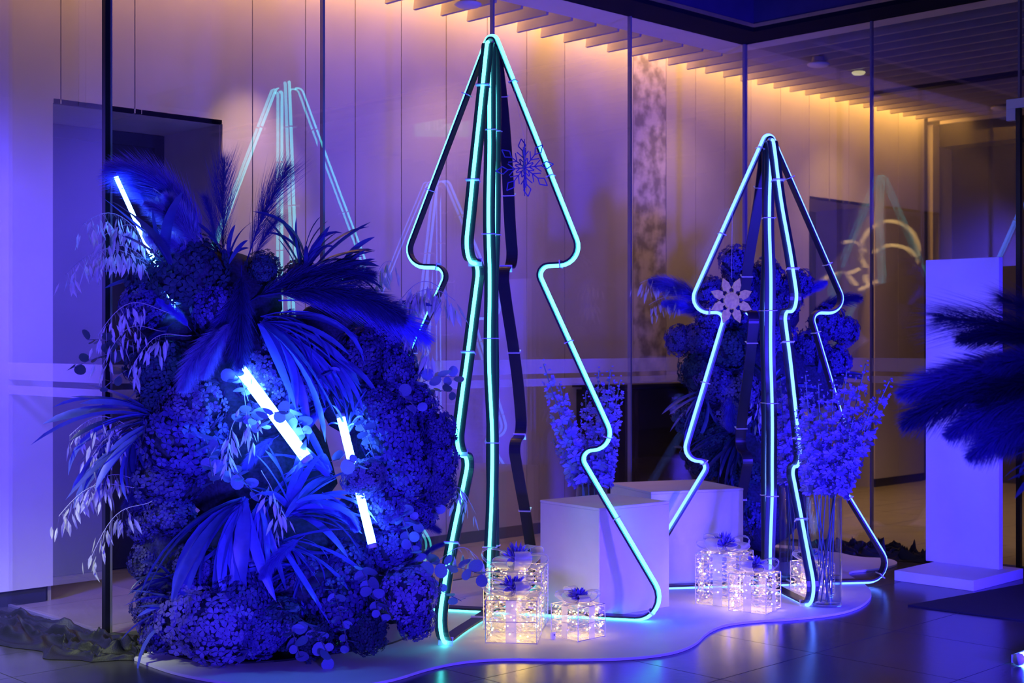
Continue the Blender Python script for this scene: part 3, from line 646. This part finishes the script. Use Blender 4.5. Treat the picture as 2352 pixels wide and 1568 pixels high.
# leaf clusters
G.rosette(700, 640, 68, 46, 30, 195, .35, 'leafd', .9, .15, .6); G.rosette(770, 640, 40, 45, 12, 130, .35, 'leafd', 1.0, .15, .6); G.rosette(520, 600, 75, 50, 8, 110, .5, 'leafd')
G.rosette(380, 965, 172, 34, 22, 300, .8, 'leaf', 1.0, .25); G.rosette(340, 960, 205, 30, 10, 250, .8, 'leafd', .9, .2); G.rosette(560, 1150, 235, 50, 28, 320, 1.05, 'leaf', 1.3, .45)
G.rosette(600, 1160, 270, 45, 14, 240, 1.0, 'leaf', 1.1, .5); G.rosette(600, 735, -20, 40, 26, 310, .8, 'leaf', .9, .35); G.rosette(720, 800, -50, 40, 12, 230, .6, 'leaf', .8, .4)
G.rosette(660, 1180, 60, 60, 26, 230, .8, 'leaf', 1.1, .4); G.rosette(760, 1090, 150, 50, 14, 200, .7, 'leaf', .9, .5); G.rosette(640, 1240, -10, 40, 16, 230, .8, 'leaf', .8, .4); G.rosette(790, 1000, 80, 30, 12, 150, .8, 'leaf', .6, .3)
G.rosette(430, 1400, 165, 30, 10, 160, 1.1, 'leaf', 1.2, .3); G.rosette(400, 1330, 130, 35, 8, 120, 1.0, 'leafd', 1.1, .3); G.rosette(830, 720, -10, 35, 10, 170, .4, 'leafd', .8, .2); G.rosette(480, 780, 190, 40, 10, 260, .5, 'leafd', .6, .2)
G.rosette(450, 640, 160, 30, 8, 280, .4, 'leafd', .5, .2, .7); G.rosette(700, 1300, 200, 60, 14, 200, .9, 'leaf', .8, .4)
# sword-like bracts beside the tilted tube
G.rosette(390, 610, 118, 8, 4, 210, .9, 'leafd', 1.5, .1, .2)
# oats
for a_ in ((400, 640, 150, 630, 26, .6, .9, 60), (395, 620, 190, 515, 22, .6, .9, 60), (400, 660, 215, 590, 22, .6, .9, 50), (410, 590, 240, 540, 20, .7, 1.0, 40), (400, 720, 225, 770, 20, .7, .9, 50), (380, 760, 235, 840, 16, .8, 1.0, 50), (440, 770, 300, 850, 16, .9, 1.1, 40),
           (480, 590, 352, 432, 24, .5, .8, 15), (350, 1010, 160, 1000, 24, .8, 1.0, 45), (330, 1030, 210, 1050, 20, .8, 1.0, 40), (330, 1120, 135, 1185, 24, .8, 1.0, 40), (350, 1150, 205, 1290, 18, .9, 1.1, 45), (340, 1110, 200, 1130, 18, .8, .9, 30),
           (860, 760, 1045, 690, 26, .5, .5, 50, 46), (880, 740, 1010, 660, 20, .5, .5, 40, 46), (890, 790, 990, 800, 18, .5, .5, 45, 44), (840, 690, 900, 600, 14, .2, .1, 25), (1000, 1290, 1100, 1285, 12, .5, .4, 30), (1000, 1150, 1085, 1165, 12, .3, .2, 40),
           (540, 960, 520, 1060, 14, 1.1, 1.2, 20), (600, 1080, 645, 1200, 14, 1.1, 1.2, 20), (560, 900, 570, 1000, 12, 1.1, 1.2, 10)): G.oat(*a_)
# eucalyptus
for a_ in ((380, 790, 165, 845, 12, 17, .7, .9, 'eucd'), (360, 820, 200, 780, 10, 16, .7, .9, 'eucd'), (350, 830, 240, 890, 8, 18, .7, .9, 'eucd'), (930, 900, 1050, 865, 10, 19, .5, .3, 'euc'), (900, 920, 1040, 900, 8, 16, .5, .3, 'eucd'),
           (900, 1130, 950, 1270, 14, 19, .8, 1.0), (860, 1180, 960, 1200, 12, 19, .8, .9), (880, 1230, 1010, 1180, 12, 18, .7, .5), (900, 1290, 1110, 1320, 16, 21, .7, .6), (870, 1320, 1060, 1380, 12, 18, .8, .6), (820, 1290, 880, 1430, 14, 19, 1.0, 1.2), (760, 1340, 800, 1490, 12, 19, 1.1, 1.4),
           (640, 1380, 690, 1510, 14, 20, 1.2, 1.5), (690, 1420, 760, 1515, 10, 19, 1.3, 1.5), (570, 920, 540, 860, 8, 20, 1.0, 1.1), (650, 930, 700, 1000, 12, 19, .9, 1.1), (470, 1000, 490, 1110, 12, 21, 1.0, 1.2), (430, 970, 380, 1000, 8, 20, .9, 1.1, 'eucd'), (720, 900, 770, 860, 8, 18, .7, .8), (620, 1440, 560, 1510, 10, 18, 1.3, 1.5),
           (880, 900, 960, 940, 8, 19, .7, .7), (900, 1370, 990, 1440, 10, 17, 1.0, .9), (540, 950, 600, 980, 8, 20, 1.1, 1.2), (520, 1080, 580, 1130, 10, 18, 1.0, 1.2), (820, 960, 860, 1050, 8, 18, 1.0, 1.0), (590, 985, 655, 945, 6, 19, 1.6, 1.7), (760, 1060, 830, 1075, 6, 18, 1.5, 1.5)): G.euc(*a_)
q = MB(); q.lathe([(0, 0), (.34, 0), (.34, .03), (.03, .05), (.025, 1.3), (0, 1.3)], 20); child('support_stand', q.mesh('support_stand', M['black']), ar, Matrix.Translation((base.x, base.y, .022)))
dT = 6.28
led_tube(at(545, 838, dT+.05), at(708, 1058, dT-.02), .052, 'thick white-blue light tube slanting through the middle of the big arrangement')
led_tube(at(781, 950, dT+.12), at(857, 1258, dT), .038, 'steep white-blue light tube in the right half of the big arrangement')
led_tube(at(262, 396, 6.44), at(412, 728, 6.6), .02, 'thin light tube tilted among the plumes at the arrangement top')
led_tube(fl(2338, 1530)+Vector((0, 0, .03)), fl(2480, 1478)+Vector((0, 0, .03)), .05, 'white-blue light tube lying on the dark floor tiles')

# ------------------------------------------------------------------ arrangement in the glass corner
cb = at(1755, 1000, 9.3); cb.z = .014
ac = root('flower_arrangement', cb, 'shadowed dark blue flower arrangement in the glass corner behind the smaller tree', 'flower arrangement')
C = Arr(ac, 9.35, lim=False, dfront=.3)
for c in ((1740, 720, 90, 90), (1760, 870, 110, 110), (1740, 1020, 110, 110), (1740, 1150, 110, 110), (1640, 880, 60, 110), (1860, 860, 80, 80)): C.core(*c)
for h in ((1690, 600, 42, .5), (1700, 640, 40, .4), (1765, 640, 45, .4), (1630, 665, 34, .5), (1640, 730, 42, .6), (1560, 780, 36, .5), (1610, 780, 44, .6), (1680, 800, 55, .7, 'hydd'), (1600, 850, 44, .6, 'hydd'), (1700, 700, 50, .6), (1800, 690, 44, .5), (1830, 650, 36, .4), (1640, 880, 46, .8),
          (1700, 900, 50, .8, 'hydl'), (1680, 960, 44, .7, 'hydl'), (1640, 1010, 46, .6, 'hydd'), (1620, 1060, 44, .5, 'hydd'), (1720, 1080, 55, .6, 'hydd'), (1900, 740, 44, .4), (1940, 760, 36, .3), (1860, 800, 46, .5), (1920, 830, 40, .4), (1780, 780, 50, .6), (1760, 980, 60, .6), (1740, 1180, 55, .6), (1690, 1150, 50, .6, 'hydd'), (1590, 960, 42, .5, 'hydd')): C.hyd(*h)
for p in ((1640, 720, 1490, 650, 'fluff', .2, .2), (1640, 740, 1520, 700, 'fluff', .2, .2), (1850, 740, 1980, 690, 'dark', .2, .3), (1820, 700, 1900, 650, 'fluff', .2, .3), (1700, 850, 1680, 990, 'fluff', .8, 1.0)): C.plume(*p)
C.rosette(1620, 900, 230, 60, 16, 130, .7, 'leaf'); C.rosette(1700, 1000, 220, 60, 18, 150, .8, 'leafd'); C.rosette(1880, 880, 60, 50, 14, 110, .5, 'leafd'); C.rosette(1720, 1120, 250, 60, 16, 140, .8, 'leafd'); C.rosette(1760, 900, 90, 60, 10, 120, .8, 'leaf')
for a_ in ((1620, 680, 1470, 650, 22, .3, .2, 25, 24), (1620, 700, 1490, 700, 18, .3, .2, 20, 24), (1730, 860, 1750, 960, 14, 1.0, 1.1, 5, 26)): C.oat(*a_)
for a_ in ((1610, 1000, 1560, 1040, 8, 14, .6, .6, 'eucd'), (1650, 850, 1600, 900, 8, 14, .8, .8, 'eucd')): C.euc(*a_)
q = MB(); q.lathe([(0, 0), (.25, 0), (.25, .03), (.03, .05), (.025, 1.1), (0, 1.1)], 20); child('support_stand', q.mesh('support_stand', M['black']), ac, Matrix.Translation((cb.x, cb.y, .014)))

# ------------------------------------------------------------------ pampas at the right edge, nearer than the stage
rb = at(2560, 1000, 4.9); rb.z = 0
ap = root('flower_arrangement', rb, 'bushy dark blue pampas plumes in front of the tall upright board', 'flower arrangement')
Pm = Arr(ap, 4.9, lim=False, dfront=.3)
for p in ((2520, 800, 2160, 735, 'feather', .2, .4, .8), (2500, 830, 2200, 790, 'dark', .2, .5, .8), (2500, 860, 2130, 900, 'fluff', .4, .5, .9), (2520, 880, 2070, 915, 'fluff', .5, .6, .8), (2500, 900, 2080, 990, 'dark', .6, .7, .9), (2520, 910, 2180, 1010, 'fluff', .7, .8, 1.0), (2520, 940, 2230, 1060, 'fluff', .7, .9, 1.0),
          (2500, 880, 2260, 850, 'fluff', .6, .8, 1.1), (2500, 900, 2250, 940, 'dark', .8, .9, 1.1), (2540, 800, 2300, 690, 'feather', .2, .4, .8), (2540, 960, 2300, 1050, 'dark', .5, .7, .9)): Pm.plume(*p)
Pm.rosette(2480, 1040, 190, 40, 14, 220, .5, 'leaf', .8)
for h in ((2520, 930, 110, .4), (2560, 820, 100, .4), (2580, 1040, 110, .4)): Pm.hyd(*h)
q = MB(); q.lathe([(0, 0), (.28, 0), (.28, .02), (.04, .05), (.04, 1.15), (.12, 1.2), (0, 1.25)], 24); child('support_stand', q.mesh('support_stand', M['black']), ap, Matrix.Translation((rb.x, rb.y, 0)))

# ------------------------------------------------------------------ delphiniums in glass cylinders
def delph_mesh(seed):
    r = random.Random(seed); q = MB(); n = 46
    for i in range(n):
        t = i/n; a_ = i*2.4+r.uniform(-.3, .3); s = .043*(1-.75*t**2.2)*r.uniform(.85, 1.15)
        o_ = .045*(1-.6*t); c = Vector((o_*math.cos(a_), o_*math.sin(a_), t+r.uniform(-.012, .012))); nn = Vector((math.cos(a_), math.sin(a_), .15+r.uniform(-.3, .2))).normalized()
        if t > .86: q.ball(c, s*.55, 5); continue
        u = nn.orthogonal().normalized(); v = nn.cross(u); vs = [c]; f = []
        for k in range(5):
            an = k*1.2566+r.uniform(-.1, .1); d1 = u*math.cos(an)+v*math.sin(an); d2 = u*math.cos(an+.5)+v*math.sin(an+.5); d3 = u*math.cos(an-.5)+v*math.sin(an-.5)
            b_ = len(vs); vs += [c+d3*s*.8+nn*s*.3, c+d1*s*1.1+nn*s*.4, c+d2*s*.8+nn*s*.3]; f.append((0, b_, b_+1, b_+2))
        q.add(vs, f)
    return q.mesh('blossoms', M['delph'])
DM = [delph_mesh(s) for s in range(4)]
def vase(c, r, hgt, lab, tips, grp, slab, lit=0):
    c = Vector(c); t = tag(empty('glass_vase', c), lab, 'vase')
    q = MB(); q.lathe([(r, 0), (r, hgt), (r-.004, hgt), (r-.004, .012), (0, .012)], 40); q.build('cylinder', M['vase'], t, True)
    q = MB(); q.lathe([(0, 0), (r, 0), (r, .011), (0, .011)], 40); q.build('foot', M['vase'], t, True)
    q = MB(); q.lathe([(0, .013), (r-.006, .013), (r-.006, .16), (0, .16)], 40); q.build('water', M['water'], t, True)
    for i, (x, y) in enumerate(tips):
        dd = c.x*CA+c.y*SA; tip = at(x, y, dd+U(-.08, .08)); an = i*2.4; b_ = c+Vector((math.cos(an), math.sin(an), 0))*r*.45+Vector((0, 0, .02))
        rim = c+Vector((tip.x-c.x, tip.y-c.y, 0)).normalized()*min(r*.6, .5*(Vector((tip.x-c.x, tip.y-c.y))).length)+Vector((0, 0, hgt))
        P = []
        for k in range(9):
            s_ = k/8; P.append(b_*(1-s_)**2+rim*2*s_*(1-s_)+tip*s_*s_)
        P = [b_.lerp(rim, k/4) for k in range(4)]+[rim.lerp(tip, k/4) for k in range(5)]
        st = root('delphinium_stalk', b_, slab, 'flower', grp)
        q = MB(); q.tube(P, .0035, 5); child('stem', q.mesh('stem', M['delphstem']), st, Matrix.Identity(4))
        L = (tip-rim).length; stuff(child('blossoms', rnd.choice(DM), st, frame(rim.lerp(tip, .04), tip-rim, RV, L, max(.75, min(1.15, L*1.6)))))
vb = fl(1893, 1388, .0135); va = W((1359-1176)/F*8.17, 8.17, .0135); vc = W((1822-1176)/F*8.42, 8.42, .0135)
vase(va, .093, .59, 'glass cylinder vase of pale delphiniums behind the nearer cube plinth', [(1248, 835), (1285, 880), (1300, 960), (1345, 900), (1375, 850), (1402, 848), (1425, 870), (1270, 1010), (1400, 960), (1340, 1000), (1410, 1040)], 'delphiniums behind the nearer cube plinth', 'pale blue delphinium stalk in the vase behind the nearer cube plinth')
vase(vb, .095, .588, 'tall glass cylinder vase of pale delphiniums beside the smaller neon tree foot', [(1850, 860), (1880, 880), (1915, 870), (1945, 850), (1988, 835), (2045, 870), (2005, 930), (1830, 940), (1960, 960), (1900, 980), (1860, 1000)], 'delphiniums beside the smaller tree foot', 'pale blue delphinium stalk in the tall vase beside the smaller tree foot')
vase(vc, .085, .56, 'glass cylinder vase of delphiniums half hidden behind the smaller neon tree', [(1792, 870), (1815, 860), (1848, 900), (1795, 960), (1838, 980)], 'delphiniums half hidden behind the smaller tree', 'pale blue delphinium stalk half hidden behind the smaller neon tree')

# ------------------------------------------------------------------ lit gift boxes
q = MB(); q.ball((0, 0, 0), .004, 6); BULB = q.mesh('bulb', M['bulb'], True)
AR_ = A-math.pi/2
def gift(loc, w, h, yaw, seed, lab):
    r = random.Random(seed); loc = Vector(loc); t = tag(empty('gift_box', loc, rz=AR_+yaw), lab, 'gift box', 'lit wire gift boxes'); e = w/2
    q = MB(); R = .0022
    for z in (.003, h*.5, h):
        for p0, p1 in (((-e, -e), (e, -e)), ((e, -e), (e, e)), ((e, e), (-e, e)), ((-e, e), (-e, -e))): q.tube([(p0[0], p0[1], z), (p1[0], p1[1], z)], R, 5)
    for x, y in ((-e, -e), (e, -e), (e, e), (-e, e)): q.tube([(x, y, .001), (x, y, h)], R, 5)
    q.build('wire_frame', M['wire'], t)
    q = MB()
    def gem(p, ax, n):
        L = r.uniform(.012, .02); wd = L*.42; sd = ax.cross(n).normalized()*wd; n2 = n*wd*.6
        q.add([p-ax*L, p+sd+n2*.2, p+ax*L, p-sd+n2*.2, p+n2], [(0, 1, 4), (1, 2, 4), (2, 3, 4), (3, 0, 4)])
    dens = int(230*(w*h)/.06)
    for k in range(4):
        an = k*math.pi/2; n = Vector((math.cos(an), math.sin(an), 0)); tv = Vector((-n.y, n.x, 0)); rows = max(5, int(h/.021))
        for rr_ in range(rows):
            z = (rr_+.5)*h/rows
            for j in range(int(w/.018)):
                s_ = -e+(j+.5)*.018+r.uniform(-.006, .006)
                ax = (tv+Vector((r.uniform(-.4, .4), r.uniform(-.4, .4), r.uniform(-.55, .55)))).normalized(); nn = (n+Vector((r.uniform(-.7, .7), r.uniform(-.7, .7), r.uniform(-.7, .7)))).normalized()
                gem(n*(e-r.uniform(0, .012))+tv*s_+Vector((0, 0, z+r.uniform(-.006, .006))), ax, nn)
    for j in range(int(w*w/.0006)):
        gem(Vector((r.uniform(-e, e), r.uniform(-e, e), h-.004)), Vector((r.uniform(-1, 1), r.uniform(-1, 1), .2)).normalized(), Vector((r.uniform(-.5, .5), r.uniform(-.5, .5), 1)).normalized())
    stuff(q.build('crystal_tinsel', M['crystal'], t))
    rw = w*.105
    for k in range(4):
        q = MB(); q.box(-rw, rw, e+.001, e+.0025, .002, h+.001); o = q.build('ribbon', M['ribbon'], t); o.rotation_euler = (0, 0, k*math.pi/2)
    for k in range(2):
        q = MB(); q.box(-rw, rw, -e, e, h+.0012+k*.0012, h+.0022+k*.0012); o = q.build('ribbon', M['ribbon'], t); o.rotation_euler = (0, 0, k*math.pi/2)
    bh = h+.004
    for k in range(6):
        an = k*math.pi/3+r.uniform(-.2, .2); L = w*r.uniform(.52, .66); q = MB(); vs = []; n = 16; ed = [[], []]
        for i in range(n+1):
            a_ = math.pi*2*i/n; rad = L*.5*(1-math.cos(a_)); zz = w*.12*math.sin(a_)*(1.3 if k % 2 else .9)+w*.16*(1-math.cos(a_))*(.5 if k % 2 else .25)
            wv = w*.15*(.3+.7*(1-math.cos(a_))/2)
            vs += [(rad, -wv, zz+.02), (rad, wv, zz+.02)]; ed[0].append(vs[-2]); ed[1].append(vs[-1])
        q.add(vs, [(2*i, 2*i+1, 2*i+3, 2*i+2) for i in range(n)])
        for e_ in ed: q.tube(e_, .0012, 4, mi=1)
        o = q.build('bow_loop', [M['organza'], M['wire']], t, True); o.location = (0, 0, bh); o.rotation_euler = (0, 0, an)
    q = MB()
    for i in range(190):
        d = Vector((r.gauss(0, 1), r.gauss(0, 1), abs(r.gauss(0, 1))+.1)).normalized(); L = w*r.uniform(.2, .36); sd = d.orthogonal().normalized(); sd = Quaternion(d, r.uniform(0, 6)) @ sd; sd *= .0035; p = Vector((0, 0, bh+w*.1))
        q.add([p-sd, p+sd, p+d*L*.8+sd*1.3, p+d*L, p+d*L*.8-sd*1.3], [(0, 1, 2, 3, 4)])
    q.build('pompom_flower', M['pomp'], t)
    for i in range(int(40*w/.22)):
        k = r.randrange(5); z = r.uniform(.02, h-.02); s_ = r.uniform(-e*.9, e*.9); i_ = e*r.uniform(.8, .97)
        p = ((i_, s_, z), (-i_, s_, z), (s_, i_, z), (s_, -i_, z), (s_, r.uniform(-e, e)*.9, h-.012))[k]; o = inst('bulb', BULB, t, Matrix.Translation(p))
    L = bpy.data.lights.new('gift_glow', 'POINT'); L.energy = GIFTW*(w/.22)**2; L.color = (1.0, .66, .12); L.shadow_soft_size = w*.3; lo = bpy.data.objects.new('gift_glow', L); COL.objects.link(lo); lo.parent = t; lo.location = (0, 0, h*.5)
GIFTW = 0.62
zB = .0135
def gl_(x, y): p = fl(x, y, zB); return p
p = gl_(1180, 1480)+VV*.14; gift(p, .245, .205, math.radians(-6), 1, 'lit gift box with violet bow in front of the taller gift box')
p = gl_(1186, 1462)+VV*.29; gift(p, .29, .29, math.radians(-8), 2, 'taller lit gift box with pale bow beside the cyan neon tree')
p = gl_(1331, 1474)+VV*.13; gift(p, .185, .16, math.radians(42), 3, 'smallest lit gift box standing before the nearer cube plinth')
p = gl_(1656, 1397)+VV*.17+RV*.045; gift(p, .25, .28, math.radians(64), 4, 'taller lit gift box beside the farther cube plinth')
p = gl_(1745, 1412)+VV*.145; gift(p, .21, .2, math.radians(58), 5, 'lit gift box between the farther plinth and the smaller neon tree foot')
p = gl_(1872, 1372)+VV*.12; p = W((1866-1176)/F*8.0, 8.0, zB); gift(p, .18, .17, math.radians(20), 6, 'lit gift box half hidden behind the tall glass vase')
t = tag(empty('battery_box', gl_(1270, 1467)), 'small white battery box on the board between the gift boxes', 'battery box')
q = MB(); q.box(-.012, .012, -.008, .008, 0, .034); bevel(q.build('case', M['white'], t), .003)
q = MB(); q.box(-.003, .003, -.010, -.008, .018, .024); q.build('switch', M['black'], t)

# ------------------------------------------------------------------ snowflakes
def seg(q, a_, b_, w, th):
    a_, b_ = Vector((a_[0], 0, a_[1])), Vector((b_[0], 0, b_[1])); d = (b_-a_).normalized(); n = Vector((-d.z, 0, d.x))*w; y = Vector((0, th, 0))
    q.add([a_-n-y, b_-n-y, b_+n-y, a_+n-y, a_-n+y, b_-n+y, b_+n+y, a_+n+y], [(0, 1, 2, 3), (7, 6, 5, 4), (0, 4, 5, 1), (1, 5, 6, 2), (2, 6, 7, 3), (3, 7, 4, 0)])
def flake_open(R):
    q = MB()
    for k in range(8):
        a_ = k*math.pi/4+.12
        def pt(r_, s_): return (r_*math.cos(a_)*R-s_*math.sin(a_)*R, r_*math.sin(a_)*R+s_*math.cos(a_)*R)
        for u_, v_ in (((0, 0), (.58, 0)), ((.58, 0), (.76, .13)), ((.76, .13), (1, 0)), ((1, 0), (.76, -.13)), ((.76, -.13), (.58, 0)), ((.34, 0), (.56, .2)), ((.34, 0), (.56, -.2)), ((.16, 0), (.32, .12)), ((.16, 0), (.32, -.12))):
            seg(q, pt(*u_), pt(*v_), R*.018, .002)
    return q
t = tag(empty('snowflake', at(1205, 385, 7.2), rz=AR_), 'dark blue cut-out snowflake hanging inside the cyan neon tree', 'snowflake')
flake_open(.15).build('plate', M['flake'], t)
q = flake_open(.145); o = q.build('cross_plate', M['flake'], t); o.rotation_euler = (0, 0, math.radians(86))
q = MB(); q.tube([(0, 0, .14), (-.055, .05, .42)], .0007, 4); q.build('hanging_thread', M['tie'], t)
t = tag(empty('snowflake', at(1680, 690, 7.75), rz=AR_+.3), 'pale gold glitter snowflake hanging on the smaller neon tree', 'snowflake')
for k in range(8):
    a_ = k*math.pi/4+.4; q = MB(); R = .135
    def pt(r_, s_, y): return (r_*math.cos(a_)*R-s_*math.sin(a_)*R, y, r_*math.sin(a_)*R+s_*math.cos(a_)*R)
    V = [(.12, 0), (.45, .07), (.5, .19), (.74, .17), (1, 0), (.74, -.17), (.5, -.19), (.45, -.07)]
    q.add([pt(x, y, -.003) for x, y in V]+[pt(x, y, .003) for x, y in V], [tuple(range(8)), tuple(range(8, 16))[::-1]]+[(i, (i+1) % 8, 8+(i+1) % 8, 8+i) for i in range(8)]); q.build('petal', M['flakeg'], t)
q = MB(); q.lathe([(0, -.005), (.045, -.004), (.05, 0), (.045, .004), (0, .005)], 16); o = q.build('hub', M['flakeg'], t); o.rotation_euler = (math.pi/2, 0, 0)
q = MB(); q.tube([(0, 0, .12), (.02, .03, .5)], .0007, 4); q.build('hanging_thread', M['tie'], t)

# ------------------------------------------------------------------ things behind the viewer that only show mirrored in the glass
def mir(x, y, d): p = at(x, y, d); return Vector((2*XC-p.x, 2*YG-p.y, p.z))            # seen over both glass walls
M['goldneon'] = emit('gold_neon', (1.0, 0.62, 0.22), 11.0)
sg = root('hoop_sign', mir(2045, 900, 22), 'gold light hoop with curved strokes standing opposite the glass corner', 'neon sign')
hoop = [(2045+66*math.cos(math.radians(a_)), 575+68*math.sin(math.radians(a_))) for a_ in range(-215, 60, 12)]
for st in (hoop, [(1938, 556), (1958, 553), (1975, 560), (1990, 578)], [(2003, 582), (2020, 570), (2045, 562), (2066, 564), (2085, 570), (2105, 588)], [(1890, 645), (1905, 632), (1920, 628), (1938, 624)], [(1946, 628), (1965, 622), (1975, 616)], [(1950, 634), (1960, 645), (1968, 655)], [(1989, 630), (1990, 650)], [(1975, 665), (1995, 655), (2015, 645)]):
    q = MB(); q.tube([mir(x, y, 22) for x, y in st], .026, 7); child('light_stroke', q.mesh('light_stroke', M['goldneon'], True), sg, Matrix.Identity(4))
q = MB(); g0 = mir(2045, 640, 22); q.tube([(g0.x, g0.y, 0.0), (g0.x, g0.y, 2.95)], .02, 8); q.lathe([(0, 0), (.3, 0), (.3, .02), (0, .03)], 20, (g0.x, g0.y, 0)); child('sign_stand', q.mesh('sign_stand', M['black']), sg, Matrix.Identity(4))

M['exitface'] = emit('exit_sign_face', (0.10, 1.0, 0.55), 0.45); M['exitink'] = emit('exit_sign_letters', (0.75, 1.0, 0.9), 0.9)
ex = Vector((9.43, 1.88, 3.66)); en = Vector((5.55, 6.258, 3.66))-ex; eo = tag(empty('exit_sign', ex, rz=math.atan2(en.y, en.x)+math.pi/2), 'green lit exit sign hanging from the corridor ceiling beyond the right glass', 'exit sign')
q = MB(); q.box(-.30, .30, -.012, .02, -.14, .14); q.build('case', M['steel'], eo)
q = MB(); q.box(-.285, .285, -.016, -.0121, -.125, .125); q.build('face', M['exitface'], eo)
q = MB(); q.box(-.2, -.19, -.004, .004, .14, .64); q.box(.19, .2, -.004, .004, .14, .64); q.build('hanger', M['steel'], eo)
cu = bpy.data.curves.new('exit_text', 'FONT'); cu.body = 'EXIT'; cu.size = .2; cu.extrude = .001; cu.align_x = 'CENTER'; cu.align_y = 'CENTER'
to = bpy.data.objects.new('exit_text', cu); COL.objects.link(to); bpy.context.view_layer.update()
tm = bpy.data.meshes.new_from_object(to.evaluated_get(bpy.context.evaluated_depsgraph_get())); bpy.data.objects.remove(to); tm.materials.clear(); tm.materials.append(M['exitink'])
inst('letters', tm, eo, Matrix.Translation((0, -.0175, 0)) @ Matrix.Rotation(math.pi/2, 4, 'X'))
